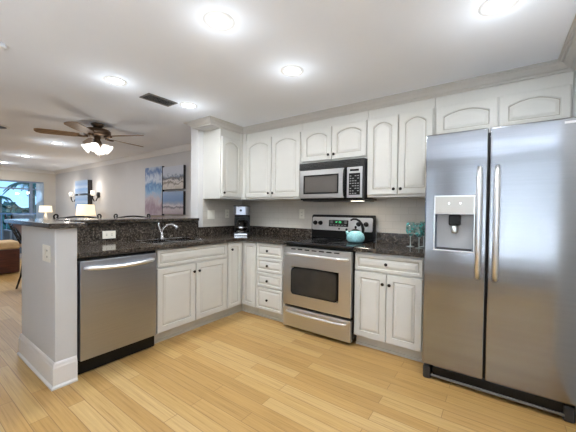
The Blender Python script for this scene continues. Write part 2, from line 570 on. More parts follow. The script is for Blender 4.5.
def thing(name, label, cat, loc=(0, 0, 0), rz=0.0, group=None):
    o = bpy.data.objects.new(name, None)
    o.empty_display_size = 0.1
    COL.objects.link(o)
    o.location = loc
    o.rotation_euler = (0, 0, rz)
    return tag(o, label, cat, group)

def struct(o, label=None, cat=None):
    o['kind'] = 'structure'
    if label:
        o['label'] = label
    if cat:
        o['category'] = cat
    return o

def copy_tree(o, parent=None):
    c = o.copy()
    COL.objects.link(c)
    if parent is not None:
        c.parent = parent
    for ch in [x for x in COL.objects if x.parent == o]:
        copy_tree(ch, c)
    return c

def sweep(prof, path, side):
    """mitred moulding. prof: list of (out, z); path: list of (x, y); side=+1 offsets to the left of travel"""
    mb = MB()
    n = len(path)
    rows = []
    for i, p in enumerate(path):
        P = Vector(p)
        d0 = (P - Vector(path[i - 1])).normalized() if i > 0 else None
        d1 = (Vector(path[i + 1]) - P).normalized() if i < n - 1 else None
        d0 = d0 or d1
        d1 = d1 or d0
        n0 = Vector((-d0.y, d0.x)) * side
        n1 = Vector((-d1.y, d1.x)) * side
        m = (n0 + n1)
        m = m / max(1e-6, m.dot(n0))
        rows.append([mb.bm.verts.new((P.x + m.x * o, P.y + m.y * o, z)) for o, z in prof])
    k = len(prof)
    for a, b in zip(rows[:-1], rows[1:]):
        for i in range(k):
            j = (i + 1) % k
            mb.bm.faces.new((a[i], a[j], b[j], b[i]))
    mb.bm.faces.new(rows[0])
    mb.bm.faces.new(rows[-1][::-1])
    return mb

# ------------------------------------------------------------------ room shell
ZC = 2.31          # ceiling height
XR = 3.522         # right kitchen wall
XF = -7.4          # far living-room wall
YL = -0.15         # picture wall
YB = -4.7          # rear wall
XN = 5.2           # nook behind the kitchen, to the right

struct(MB().box(XF - 0.1, XN + 0.1, YB - 0.1, 0.1, -0.06, 0.0).build('floor', M['floor']))
struct(MB().box(XF - 0.1, XN + 0.1, YB - 0.1, 0.1, ZC, ZC + 0.08).build('ceiling', M['ceiling']))
wb = struct(MB().box(-0.14, XR + 0.08, 0.0, 0.1, 0, ZC).build('wall_back', M['white_wall']))
struct(MB().box(XR, XR + 0.1, -1.75, 0.0, 0, ZC).build('wall_right', M['white_wall']))
struct(MB().box(XR + 0.1, XN + 0.1, -1.75, -1.65, 0, ZC).build('wall_nook_back', M['wall']))
struct(MB().box(XN, XN + 0.1, YB, -1.75, 0, ZC).build('wall_nook_right', M['wall']))
struct(MB().box(XF - 0.1, -0.14, YL, 0.1, 0, ZC).build('wall_living', M['wall']))
struct(MB().box(-0.14, 0.0, -0.80, 0.0, 0, ZC).build('wall_column', M['white_wall']))
# far wall with the wide balcony opening
struct(MB().cells([YB, -4.2, -0.42, YL], [0, 1.97, ZC], lambda i, j: not (i == 1 and j == 0), XF - 0.1, XF, 'X').build('wall_far', M['farwall']))
# rear wall with two windows
struct(MB().cells([XF, 0.4, 2.2, 2.5, 5.0, XN], [0, 0.3, 2.15, ZC], lambda i, j: not (i in (1, 3) and j == 1), YB - 0.1, YB, 'Y').build('wall_rear', M['wall']))
# half-height wall of the peninsula and its return beside the dishwasher
pw = MB()
pw.cells([-0.146, 0.0, 0.65], [-2.463, -2.331, -0.802], lambda i, j: not (i == 1 and j == 1), 0, 1.098, 'Z')
struct(pw.build('wall_peninsula', M['pony'], bevel=0.004))
# baseboards
bprof = [(0, 0), (0.026, 0), (0.026, 0.012), (0.016, 0.024), (0.016, 0.142), (0.012, 0.152), (0.010, 0.166), (0.004, 0.176), (0, 0.178)]
bb = sweep(bprof, [(-0.146, -0.81), (-0.146, -2.463), (0.65, -2.463), (0.65, -2.335)], -1)
struct(bb.build('baseboard_peninsula', M['trim']))
bprof2 = [(0, 0), (0.014, 0), (0.014, 0.11), (0.006, 0.13), (0, 0.13)]
struct(sweep(bprof2, [(-0.16, YL), (XF, YL), (XF, -0.42)], 1).build('baseboard_living', M['trim']))

# crown moulding
def crown_prof(h, d):
    z0 = ZC - h
    return [(0, z0), (0.012, z0), (0.020, z0 + 0.16 * h), (0.020, z0 + 0.24 * h), (0.030, z0 + 0.26 * h), (d * 0.42, z0 + 0.36 * h), (d * 0.62, z0 + 0.60 * h), (d * 0.68, z0 + 0.76 * h), (d * 0.80, z0 + 0.76 * h), (d * 0.84, z0 + 0.86 * h), (d, z0 + 0.88 * h), (d, ZC), (0, ZC)]
YE = -0.865
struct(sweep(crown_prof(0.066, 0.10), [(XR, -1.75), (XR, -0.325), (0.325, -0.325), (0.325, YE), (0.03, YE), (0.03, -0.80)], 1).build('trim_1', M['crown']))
struct(sweep(crown_prof(0.085, 0.075), [(-0.22, YL), (XF, YL), (XF, YB)], 1).build('trim_2', M['trim']))
# shallow bulkhead above the corner cabinet that carries the crown round the column
struct(MB().box(0.032, 0.3235, YE + 0.002, -0.722, 2.245, ZC).build('trim_3', M['white_wall']))

# tile under the wall cabinets
struct(MB().box(0.006, 2.66, -0.006, 0.0, 1.017, 1.384).build('wall_back_tile', M['tile']))
struct(MB().box(0.0, 0.006, -0.72, 0.0, 1.017, 1.384).build('wall_column_tile', M['tile']))

# balcony door: frame, mullions, panes
w1 = struct(MB().cells([-4.2, -4.15, -2.85, -2.79, -1.95, -1.89, -0.72, -0.66, -0.45, -0.42], [0.0, 0.06, 1.74, 1.775, 1.93, 1.97],
    lambda i, j: (i % 2 == 0) or j in (0, 2, 4), XF - 0.075, XF - 0.025, 'X').build('window_1', M['framewin'], bevel=0.003))
MB().box(XF - 0.054, XF - 0.046, -4.16, -0.44, 0.05, 1.95).build('pane', M['pane'], w1)

# rear windows with plantation shutters
def shutter_window(n, x0, x1):
    z0, z1 = 0.30, 2.15
    w = struct(MB().cells([x0, x0 + 0.05, (x0 + x1) / 2 - 0.03, (x0 + x1) / 2 + 0.03, x1 - 0.05, x1], [z0, z0 + 0.05, z1 - 0.05, z1],
        lambda i, j: not (i in (1, 3) and j == 1), YB - 0.06, YB - 0.02, 'Y').build('window_%d' % n, M['shutter'], bevel=0.003))
    sl = MB()
    k = 13
    for a, b in ((x0 + 0.052, (x0 + x1) / 2 - 0.032), ((x0 + x1) / 2 + 0.032, x1 - 0.052)):
        for i in range(k):
            z = z0 + 0.11 + i * (z1 - z0 - 0.22) / (k - 1)
            sl.prism([(YB - 0.075, z - 0.066), (YB - 0.070, z - 0.072), (YB - 0.004, z + 0.066), (YB - 0.009, z + 0.072)], a, b, axis='X')
    sl.build('slats', M['shutter'], w)
shutter_window(2, 0.4, 2.2)
shutter_window(3, 2.5, 5.0)

# ------------------------------------------------------------------ outside the balcony door
struct(MB().box(-9.4, XF - 0.12, -5, 1.6, -0.12, -0.02).build('floor_balcony', M['deck']))
rail = thing('balcony_railing', 'dark balcony railing with thin balusters beyond the glass door', 'railing', (-9.1, -1.6, 0))
MB().box(-0.025, 0.025, -2.9, 2.9, 1.03, 1.075).build('top_rail', M['framewin'], rail)
MB().box(-0.015, 0.015, -2.9, 2.9, 0.06, 0.09).build('bottom_rail', M['framewin'], rail)
bal = MB()
for i in range(49):
    y = -2.88 + i * 0.12
    bal.box(-0.008, 0.008, y - 0.008, y + 0.008, 0.09, 1.03)
b_ = bal.build('balusters', M['framewin'], rail)
struct(MB().box(-220, -9.6, -90, 140, -6.2, -6.0).build('ground_water', M['water']))

def blob_mesh(seed, sx, sy, sz, n=42):
    rnd = random.Random(seed)
    mb = MB()
    for _ in range(n):
        c = (rnd.uniform(-1, 1) * sx, rnd.uniform(-1, 1) * sy, rnd.uniform(0, 1) ** 0.8 * sz)
        r = rnd.uniform(0.28, 0.5) * min(sz, sx)
        mb.sphere(c, r, 1, 1, 0.8, 8, 6)
    for v in mb.bm.verts:
        v.co += Vector((rnd.uniform(-1, 1), rnd.uniform(-1, 1), rnd.uniform(-1, 1))) * 0.10 * sz
    return mb
tag(blob_mesh(3, 2.5, 5.0, 6.2, 150).build('mangrove_hedge', M['leaf']), 'long teal-green tree line across the water, seen through the glass door', 'trees')
bpy.data.objects['mangrove_hedge'].location = (-42, 6.0, -4.95)

def palm(name, label, loc, height, nf, fl, seed, azoff=0.0):
    rnd = random.Random(seed)
    t = thing(name, label, 'palm tree', loc)
    MB().tube([(0, 0, 0), (0.08, 0.05, height * 0.5), (0.0, 0.0, height)], [0.15, 0.12, 0.1], 10).build('trunk', M['bark'], t)
    fr = MB()
    for i in range(nf):
        a = azoff + 2 * PI * i / nf + rnd.uniform(-0.15, 0.15)
        up = rnd.uniform(0.15, 0.5)
        pts = []
        for s in range(9):
            u = s / 8
            d = fl * u
            pts.append(Vector((math.cos(a) * d, math.sin(a) * d, height + fl * (up * u - 0.85 * u * u))))
        side = Vector((-math.sin(a), math.cos(a), 0))
        fr.tube(pts, 0.012, 5)
        for s in range(1, 33):
            u = s / 33 * 8
            k = int(u)
            p = pts[k].lerp(pts[min(8, k + 1)], u - k)
            ln = 0.34 * fl * math.sin(PI * (0.12 + 0.85 * s / 33))
            for sg in (-1, 1):
                tip = p + side * sg * ln * 0.8 + Vector((math.cos(a), math.sin(a), -0.6)) * ln * 0.45
                w = Vector((math.cos(a), math.sin(a), 0)) * 0.025
                vs = [fr.bm.verts.new(p - w), fr.bm.verts.new(p + w), fr.bm.verts.new(tip)]
                vt = fr.bm.verts.new(p + Vector((0, 0, 0.012)))
                fr.bm.faces.new(vs)
                fr.bm.faces.new((vs[0], vt, vs[2]))
                fr.bm.faces.new((vt, vs[1], vs[2]))
    fr.build('fronds', M['leaf'], t, normals=False)
palm('palm_tree', 'palm with drooping fronds outside, at the top of the glass door', (-12.2, 0.44, -6.0), 8.25, 13, 0.85, 4)
palm('palm_tree', 'palm crown outside at the left edge, lower in the glass door', (-15.5, 0.05, -6.0), 7.75, 13, 0.55, 9)

# ------------------------------------------------------------------ cabinetry
def panel_door(w, h, arch=0.0, th=0.020, stile=0.052):
    """raised-panel door in local coords: x 0..w, z 0..h, front at y=-th"""
    mb = MB()
    K = 15
    def ring(ins, top, drop, y):
        pts = [(ins, ins), (w - ins, ins)]
        for i in range(K):
            t = 1 - 2 * i / (K - 1)
            x = w / 2 + t * (w / 2 - ins)
            z = h - top - drop * (abs(t) ** 2.0)
            pts.append((x, z))
        return [mb.bm.verts.new((x, y, z)) for x, z in pts]
    s = min(stile, w * 0.24, h * 0.3)
    tp = s * (1.0 if not arch else 0.85)
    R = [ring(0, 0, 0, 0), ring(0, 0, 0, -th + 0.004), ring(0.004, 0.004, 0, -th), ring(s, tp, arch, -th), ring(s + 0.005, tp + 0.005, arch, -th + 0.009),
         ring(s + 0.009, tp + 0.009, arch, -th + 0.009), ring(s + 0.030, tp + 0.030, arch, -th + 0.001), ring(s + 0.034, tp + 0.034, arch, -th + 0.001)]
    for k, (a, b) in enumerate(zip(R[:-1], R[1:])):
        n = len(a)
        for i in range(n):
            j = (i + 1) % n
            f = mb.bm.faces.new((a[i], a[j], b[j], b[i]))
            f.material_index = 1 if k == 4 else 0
    mb.bm.faces.new(R[0][::-1])
    mb.bm.faces.new(R[-1])
    return mb

def drawer_front(w, h, th=0.020):
    return panel_door(w, h, 0, th, stile=min(0.026, h * 0.2))

def knob(parent, x, z, y=-0.0205):
    mb = MB()
    mb.lathe([(0.006, 0), (0.005, -0.010), (0.013, -0.014), (0.0145, -0.020), (0.010, -0.026), (0.002, -0.027)], (x, y, z), 14, 'Y')
    return mb.build('knob', M['knob'], parent)

CABM = [M['cab'], M['glaze']]
def add_front(root, name, x, z, w, h, arch=0, knobs=(), drawer=False, yo=-0.001):
    mb = drawer_front(w, h) if drawer else panel_door(w, h, arch)
    o = mb.build(name, CABM, root)
    o.location = (x, yo, z)
    for kx, kz in knobs:
        knob(o, kx, kz)
    return o

def carcass(root, w, d, h0, h1, toe=True, top=True):
    mb = MB()
    t = 0.018
    mb.box(0.001, t, 0.0, d, h0, h1)
    mb.box(w - t, w - 0.001, 0.0, d, h0, h1)
    mb.box(t, w - t, 0.0, d, h0, h0 + t)
    mb.box(t, w - t, d - 0.006, d, h0 + t, h1)
    mb.box(t, w - t, 0.0, 0.018, h0 + t, h1)
    if top:
        mb.box(t, w - t, 0.018, d - 0.006, h1 - t, h1)
    mb.build('carcass', M['cab'], root)
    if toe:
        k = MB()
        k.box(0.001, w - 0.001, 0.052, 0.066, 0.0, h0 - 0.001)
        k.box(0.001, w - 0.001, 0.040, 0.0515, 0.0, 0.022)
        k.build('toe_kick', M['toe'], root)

FR = 0.602    # face-frame plane of the base cabinets
# sink base (faces +X): Y -1.718 .. -0.856
c1 = thing('sink_cabinet', 'wide cream base cabinet under the sink, one long panel over two doors', 'cabinet', (FR, -1.716, 0), PI / 2)
carcass(c1, 0.858, FR - 0.003, 0.105, 0.875, top=False)
add_front(c1, 'false_drawer', 0.014, 0.712, 0.834, 0.155, drawer=True)
add_front(c1, 'door', 0.014, 0.112, 0.411, 0.584, knobs=((0.385, 0.505),))
add_front(c1, 'door', 0.435, 0.112, 0.411, 0.584, knobs=((0.026, 0.505),))
# corner base: L-shaped
cc = thing('corner_cabinet', 'cream corner base cabinet with two narrow doors meeting in the inner corner', 'cabinet', (0, 0, 0))
cm = MB()
cm.cells([0.003, 0.584, FR, 0.838], [-0.855, -FR, -0.584, -0.003], lambda i, j: not (i == 2 and j == 0), 0.105, 0.875)
cm.build('carcass', M['cab'], cc)
tk = MB()
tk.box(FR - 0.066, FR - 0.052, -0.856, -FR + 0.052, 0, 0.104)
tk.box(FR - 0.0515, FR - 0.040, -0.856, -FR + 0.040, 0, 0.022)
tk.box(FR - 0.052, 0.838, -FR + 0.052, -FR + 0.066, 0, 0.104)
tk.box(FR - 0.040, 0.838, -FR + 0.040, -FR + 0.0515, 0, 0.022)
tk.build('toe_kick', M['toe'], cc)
d = panel_door(0.205, 0.752, 0, stile=0.042).build('door', CABM, cc)
d.location = (FR + 0.001, -0.846, 0.112); d.rotation_euler = (0, 0, PI / 2)
knob(d, 0.045, 0.675)
d = panel_door(0.205, 0.752, 0, stile=0.042).build('door', CABM, cc)
d.location = (FR + 0.027, -FR - 0.001, 0.112)
# drawer base
dc = thing('drawer_cabinet', 'narrow cream base cabinet with four stacked drawers left of the range', 'cabinet', (0.840, -FR, 0))
carcass(dc, 0.385, FR - 0.003, 0.105, 0.875)
for z0, z1 in ((0.712, 0.867), (0.543, 0.700), (0.372, 0.530), (0.112, 0.360)):
    add_front(dc, 'drawer', 0.008, z0, 0.370, z1 - z0, drawer=True, knobs=((0.170, (z1 - z0) * 0.48),))
tag_fill = thing('filler_cabinet', 'thin cream filler strip between the drawer stack and the range', 'cabinet', (1.226, -FR, 0))
MB().box(0.0, 0.040, -0.004, 0.58, 0.0, 0.875).build('panel', M['cab'], tag_fill)
# right base
rc = thing('two_door_cabinet', 'cream base cabinet between range and refrigerator, one drawer above two doors', 'cabinet', (2.046, -FR, 0))
carcass(rc, 0.596, FR - 0.003, 0.105, 0.875)
add_front(rc, 'drawer', 0.004, 0.712, 0.575, 0.145, drawer=True, knobs=((0.285, 0.075),))
add_front(rc, 'door', 0.002, 0.108, 0.286, 0.590, knobs=((0.260, 0.505),))
add_front(rc, 'door', 0.294, 0.108, 0.286, 0.590, knobs=((0.026, 0.505),))

# wall cabinets (face plane Y=-0.323, fronts at -0.345)
UF = 0.323
def upper(name, label, x0, w, z0, z1, doors, arch=0.045, kn='pair', rz=0, loc=None, top=2.249, kz=0.05):
    t = thing(name, label, 'cabinet', loc or (x0, -UF, z0), rz)
    H = top - z0
    mb = MB().box(0.001, w - 0.001, 0.0, UF - 0.003, 0, H)
    mb.build('carcass', M['cab'], t)
    for i, (a, b) in enumerate(doors):
        kx = ()
        if kn == 'pair':
            kx = (((b - a) - 0.028, kz),) if i % 2 == 0 else ((0.028, kz),)
        elif kn == 'left':
            kx = ((0.028, kz),)
        add_front(t, 'door', a, 0.022 if kn != 'none' else 0.03, b - a, z1 - z0 - 0.022, arch, kx)
    return t
ZU = 1.384
fl = thing('corner_filler', 'narrow cream filler strip in the inner corner between the wall cabinets', 'cabinet trim', (0, 0, 0))
MB().cells([UF + 0.001, UF + 0.022, 0.398], [-0.372, -UF - 0.022, -UF - 0.001], lambda i, j: not (i == 1 and j == 0), ZU, 2.245).build('strip', M['cab'], fl)
upper('wall_cabinet', 'tall cream wall cabinet in the corner above the coffee maker, two arched doors', 0.346, 0.922, ZU, 2.15, ((0.056, 0.474), (0.484, 0.898)), arch=0.05)
upper('wall_cabinet', 'short cream wall cabinet above the microwave, two arched doors', 1.270, 0.772, 1.775, 2.15, ((0.008, 0.375), (0.385, 0.762)), arch=0.045)
upper('wall_cabinet', 'tall cream wall cabinet right of the microwave, two arched doors', 2.044, 0.600, ZU, 2.15, ((0.004, 0.292), (0.300, 0.588)), arch=0.045)
upper('wall_cabinet', 'short wide cream wall cabinet above the refrigerator, two arched doors', 2.646, 0.874, 1.86, 2.14, ((0.012, 0.446), (0.456, 0.862)), arch=0.04, kn='none')
# left wall cabinet on the column, faces +X
upper('wall_cabinet', 'tall cream wall cabinet on the column, single arched door and plain white side', 0, 0.372, ZU, 2.15, ((0.016, 0.346),), arch=0.05, kn='left', rz=PI / 2, loc=(UF, -0.719, ZU))

# ------------------------------------------------------------------ worktops
ct = thing('granite_worktop', 'dark speckled granite worktop running from dishwasher round the corner to the range', 'worktop', (0, 0, 0))
SX0, SX1, SY0, SYm0, SYm1, SY1 = 0.13, 0.50, -1.66, -1.405, -1.375, -1.10
mb = MB().cells([0.003, SX0, SX1, 0.652, 1.266], [-2.328, SY0, SY1, -0.652, -0.003],
    lambda i, j: not (i == 3 and j < 3) and not (i == 1 and j == 1), 0.878, 0.915)
mb.build('slab', M['granite'], ct, bevel=0.005)
MB().box(0.0005, 0.0215, -2.328, -0.80, 0.9155, 1.097).build('backsplash', M['granite'], ct)
MB().box(0.0065, 0.0265, -0.798, -0.0265, 0.9155, 1.018).build('backsplash', M['granite'], ct, bevel=0.002)
MB().box(0.0065, 1.266, -0.0265, -0.0065, 0.9155, 1.018).build('backsplash', M['granite'], ct, bevel=0.002)
ct2 = thing('granite_worktop', 'short dark granite worktop between the range and the refrigerator', 'worktop', (0, 0, 0))
MB().box(2.046, 2.656, -0.652, -0.003, 0.878, 0.915).build('slab', M['granite'], ct2, bevel=0.005)
MB().box(2.046, 2.656, -0.0265, -0.0065, 0.9155, 1.018).build('backsplash', M['granite'], ct2, bevel=0.002)
bt = MB()
bt.cells([-0.50, 0.042, 0.69], [-2.505, -2.29, -0.802], lambda i, j: not (i == 1 and j == 1), 1.100, 1.135)
tag(bt.build('bar_worktop', M['granite'], bevel=0.006, seg=3), 'raised L-shaped granite bar top capping the half wall of the peninsula', 'bar top')
cb = thing('bar_corbel', 'red-brown wooden bracket under the bar overhang at the wall end', 'bracket', (-0.148, -2.42, 0))
MB().prism([(0, 1.098), (0, 0.98), (-0.03, 0.985), (-0.12, 1.03), (-0.26, 1.06), (-0.33, 1.065), (-0.33, 1.098)], -0.03, 0.06, axis='Y').build('bracket_body', M['corbelwood'], cb, bevel=0.003)

# sink
sk = thing('kitchen_sink', 'double-bowl stainless steel sink set in the granite', 'sink', (0, 0, 0))
def bowl(y0, y1):
    mb = MB()
    x0, x1 = SX0 + 0.004, SX1 - 0.004
    t = 0.004
    zt, zb = 0.900, 0.73
    mb.box(x0, x1, y0, y1, zb, zb + t)
    mb.box(x0, x0 + t, y0, y1, zb + t, zt)
    mb.box(x1 - t, x1, y0, y1, zb + t, zt)
    mb.box(x0 + t, x1 - t, y0, y0 + t, zb + t, zt)
    mb.box(x0 + t, x1 - t, y1 - t, y1, zb + t, zt)
    o = mb.build('bowl', M['chrome'], sk)
    MB().lathe([(0.035, 0), (0.035, 0.003), (0.02, 0.004)], ((x0 + x1) / 2, (y0 + y1) / 2, zb + t), 18).build('drain', M['handle'], o)
bowl(SY0 + 0.004, SYm0)
bowl(SYm1, SY1 - 0.004)
rimm = MB().cells([SX0 - 0.016, SX0 + 0.008, SX1 - 0.008, SX1 + 0.016], [SY0 - 0.016, SY0 + 0.008, SYm0, SYm1, SY1 - 0.008, SY1 + 0.016],
    lambda i, j: not (i == 1 and j in (1, 3)), 0.9155, 0.9205)
rimm.build('rim', M['chrome'], sk, bevel=0.002)
# faucet
fc = thing('kitchen_faucet', 'chrome kitchen faucet with a curved spout behind the sink', 'faucet', (0.075, -1.33, 0.916))
MB().lathe([(0.028, 0), (0.028, 0.006), (0.020, 0.012), (0.017, 0.05), (0.016, 0.06)], (0, 0, 0), 18).build('base', M['chrome'], fc)
MB().tube([(0, 0, 0.05), (0.0, 0, 0.09), (0.02, 0.01, 0.125), (0.06, 0.03, 0.150), (0.11, 0.055, 0.155), (0.15, 0.075, 0.135), (0.165, 0.082, 0.115)],
          [0.013, 0.013, 0.013, 0.013, 0.015, 0.018, 0.018], 12).build('spout', M['chrome'], fc)
MB().tube([(0, 0.0, 0.055), (-0.012, -0.02, 0.10), (-0.02, -0.03, 0.155), (-0.018, -0.026, 0.175)], [0.013, 0.012, 0.011, 0.013], 10).build('lever', M['chrome'], fc)

# ------------------------------------------------------------------ dishwasher (faces +X)
dw = thing('dishwasher', 'stainless steel dishwasher built into the peninsula', 'dishwasher', (FR, -2.324, 0), PI / 2)
MB().box(0.004, 0.598, 0.004, 0.57, 0.01, 0.872).build('casing', M['darksteel'], dw)
MB().box(0.006, 0.594, 0.0465, 0.052, 0.0, 0.085).build('toe_kick', M['black'], dw) if False else None
MB().box(0.004, 0.598, -0.012, 0.0035, 0.012, 0.118).build('toe_kick', M['black'], dw)
MB().box(0.004, 0.598, -0.030, 0.0035, 0.853, 0.872).build('control_strip', M['black'], dw, bevel=0.003)
dr = MB().box(0.008, 0.592, -0.058, 0.0035, 0.122, 0.852).build('door', M['steel'], dw, bevel=0.006, seg=3)
hp = [(0.035, -0.058, 0.800), (0.06, -0.083, 0.800)] + [(0.06 + 0.48 * k / 8, -0.088 - 0.014 * math.sin(PI * k / 8), 0.800 - 0.012 * math.sin(PI * k / 8)) for k in range(1, 8)] + [(0.54, -0.083, 0.800), (0.565, -0.058, 0.800)]
MB().tube(hp, [0.010] + [0.015] * 9 + [0.010], 10).build('handle', M['handle'], dr)

# ------------------------------------------------------------------ range
RX = 1.2705
W = 0.768
rg = thing('electric_range', 'stainless steel electric range with black glass cooktop', 'oven', (RX, 0, 0))
MB().box(0.0, W, -0.625, -0.034, 0.05, 0.895).build('casing', M['black'], rg, bevel=0.003)
for x in (0.05, W - 0.05):
    for y in (-0.56, -0.10):
        MB().lathe([(0.02, 0), (0.02, 0.049)], (x, y, 0.0), 10).build('foot', M['black'], rg)

# oven door with window opening
od = MB().cells([0.001, 0.105, 0.640, W - 0.004], [0.262, 0.385, 0.665, 0.866], lambda i, j: not (i == 1 and j == 1), -0.672, -0.6255, 'Y').build('oven_door', M['panelsteel'], rg, bevel=0.004)
# rounded surround + glass
def rounded(x0, x1, z0, z1, r, bow=0.0, n=6):
    p = []
    for cx, cz, a0 in ((x1 - r, z1 - r, 0), (x0 + r, z1 - r, PI / 2), (x0 + r, z0 + r, PI), (x1 - r, z0 + r, 1.5 * PI)):
        for k in range(n + 1):
            a = a0 + PI / 2 * k / n
            x, z = cx + r * math.cos(a), cz + r * math.sin(a)
            p.append((x, z))
    if bow:
        q = []
        for x, z in p:
            t = (x - (x0 + x1) / 2) / ((x1 - x0) / 2)
            q.append((x, z + (bow * (1 - t * t) if z > (z0 + z1) / 2 else 0)))
        # add middle points on the top edge
        top = [(x1 - r - (x1 - x0 - 2 * r) * k / 8, z1 + bow * (1 - ((x1 - r - (x1 - x0 - 2 * r) * k / 8 - (x0 + x1) / 2) / ((x1 - x0) / 2)) ** 2)) for k in range(1, 8)]
        q = q[:n + 1] + top + q[n + 1:]
        return q
    return p
MB().prism(rounded(0.100, 0.630, 0.380, 0.650, 0.035, 0.02), -0.6745, -0.6725, axis='Y').build('window_surround', M['black'], od)
MB().prism(rounded(0.116, 0.614, 0.396, 0.636, 0.03, 0.018), -0.6765, -0.6747, axis='Y').build('oven_window', M['ovenglass'], od)
hp = [(0.035, -0.672, 0.795), (0.045, -0.705, 0.797)] + [(0.045 + (W - 0.09) * k / 8, -0.712 - 0.012 * math.sin(PI * k / 8), 0.797 + 0.004 * math.sin(PI * k / 8)) for k in range(1, 8)] + [(W - 0.045, -0.705, 0.797), (W - 0.035, -0.672, 0.795)]
MB().tube(hp, [0.011] + [0.014] * 9 + [0.011], 10).build('handle', M['handle'], od)
vs_ = MB()
for k in range(7):
    vs_.box(0.10 + k * 0.082, 0.155 + k * 0.082, -0.6738, -0.6722, 0.842, 0.853)
vs_.build('vent_slots', M['black'], od)
sd = MB().box(0.001, W - 0.004, -0.668, -0.6255, 0.035, 0.238).build('storage_drawer', M['panelsteel'], rg, bevel=0.004)
hp = [(0.05, -0.668, 0.195), (0.06, -0.695, 0.198)] + [(0.06 + (W - 0.12) * k / 8, -0.702 - 0.010 * math.sin(PI * k / 8), 0.198) for k in range(1, 8)] + [(W - 0.06, -0.695, 0.198), (W - 0.05, -0.668, 0.195)]
MB().tube(hp, [0.008] + [0.011] * 9 + [0.008], 10).build('handle', M['handle'], sd)
MB().box(0.0, W, -0.660, -0.10, 0.8975, 0.921).build('cooktop', M['blackglass'], rg, bevel=0.006, seg=3)
for x, y, r in ((0.20, -0.50, 0.10), (0.56, -0.50, 0.115), (0.20, -0.24, 0.08), (0.56, -0.24, 0.085)):
    b = MB()
    b.lathe([(r - 0.004, 0), (r - 0.004, 0.0008), (r, 0.0008), (r, 0)], (x, y, 0.9212), 32, caps=False)
    b.lathe([(r * 0.62 - 0.003, 0), (r * 0.62 - 0.003, 0.0008), (r * 0.62, 0.0008), (r * 0.62, 0)], (x, y, 0.9212), 32, caps=False)
    b.build('burner_ring', M['burner'], rg)
# backguard
bgd = MB().prism([(-0.10, 0.9215), (-0.10, 1.02), (-0.085, 1.185), (-0.065, 1.20), (-0.034, 1.20), (-0.034, 0.9215)], -0.004, W + 0.002, axis='X').build('backguard', M['black'], rg, bevel=0.008, seg=3)
slope = math.atan2(0.015, 0.165)
def on_guard(mb):   # local: x along, z up the slanted face, y out (negative)
    return mb.xf(Matrix.Translation((0, -0.10, 1.02)) @ Matrix.Rotation(-slope, 4, 'X'))
on_guard(MB().prism(rounded(0.012, W - 0.014, 0.0, 0.152, 0.018), -0.007, 0.0, axis='Y')).build('control_panel', M['panelsteel'], bgd)
dsp = on_guard(MB().prism(rounded(0.235, 0.478, 0.045, 0.120, 0.006), -0.010, -0.0072, axis='Y')).build('display', M['blackglass'], bgd)
g = MB()
segs = {'1': 'bc', '0': 'abcdef', '2': 'abged', '5': 'afgcd', ':': ''}
def digit(g, ch, x, z, w=0.010, h=0.018, t=0.0022, y0=-0.0112, y1=-0.0102):
    m = segs.get(ch, '')
    if ch == ':':
        g.box(x + w / 2 - t / 2, x + w / 2 + t / 2, y0, y1, z + h * 0.25, z + h * 0.25 + t)
        g.box(x + w / 2 - t / 2, x + w / 2 + t / 2, y0, y1, z + h * 0.7, z + h * 0.7 + t)
    B = {'a': (0, w, h - t, h), 'g': (0, w, h / 2 - t / 2, h / 2 + t / 2), 'd': (0, w, 0, t), 'f': (0, t, h / 2, h), 'b': (w - t, w, h / 2, h), 'e': (0, t, 0, h / 2), 'c': (w - t, w, 0, h / 2)}
    for s in m:
        a = B[s]
        g.box(x + a[0], x + a[1], y0, y1, z + a[2], z + a[3])
for i, ch in enumerate('12:05'):
    digit(g, ch, 0.315 + i * 0.016, 0.088)
on_guard(g).build('clock_digits', M['green'], dsp)
g = MB()
for i in range(6):
    g.box(0.25 + i * 0.036, 0.272 + i * 0.036, -0.0112, -0.0102, 0.058, 0.064)
for i in range(3):
    g.box(0.43, 0.462, -0.0112, -0.0102, 0.084 + i * 0.012, 0.088 + i * 0.012)
    g.box(0.25, 0.285, -0.0112, -0.0102, 0.084 + i * 0.012, 0.088 + i * 0.012)
on_guard(g).build('key_legends', M['keys'], dsp)
for x in (0.055, 0.125, 0.60, 0.685):
    kb = MB().lathe([(0.027, -0.0072), (0.027, -0.012), (0.022, -0.016), (0.020, -0.036), (0.016, -0.038)], (x, 0, 0.082), 20, 'Y')
    kb.box(x - 0.004, x + 0.004, -0.043, -0.036, 0.064, 0.100)
    on_guard(kb).build('knob', M['black'], bgd)
on_guard(MB().lathe([(0.011, -0.0072), (0.011, -0.009)], (0.368, 0, 0.022), 18, 'Y')).build('badge', M['darksteel'], bgd)

# ------------------------------------------------------------------ microwave
mw = thing('microwave_oven', 'over-the-range stainless and black microwave under the short cabinet', 'microwave', (1.278, -0.004, 1.362))
MB().box(0.0, 0.757, -0.362, 0.0, 0.0, 0.408).build('casing', M['black'], mw, bevel=0.003)
vg = MB().box(0.0, 0.757, -0.396, -0.3625, 0.332, 0.407).build('vent_grille', M['darksteel'], mw, bevel=0.004)
sl = MB()
for k in range(4):
    sl.box(0.03, 0.727, -0.3985, -0.3962, 0.344 + k * 0.015, 0.350 + k * 0.015)
sl.build('louvres', M['black'], vg)
MB().box(0.742, 0.757, -0.394, -0.3625, 0.006, 0.330).build('side_trim', M['darksteel'], mw, bevel=0.002)
md = MB().cells([0.010, 0.070, 0.480, 0.545], [0.018, 0.072, 0.262, 0.326], lambda i, j: not (i == 1 and j == 1), -0.398, -0.3625, 'Y').build('door', M['panelsteel'], mw, bevel=0.004)
MB().box(0.0705, 0.4795, -0.3955, -0.3900, 0.0725, 0.2615).build('door_window', M['mwglass'], md)
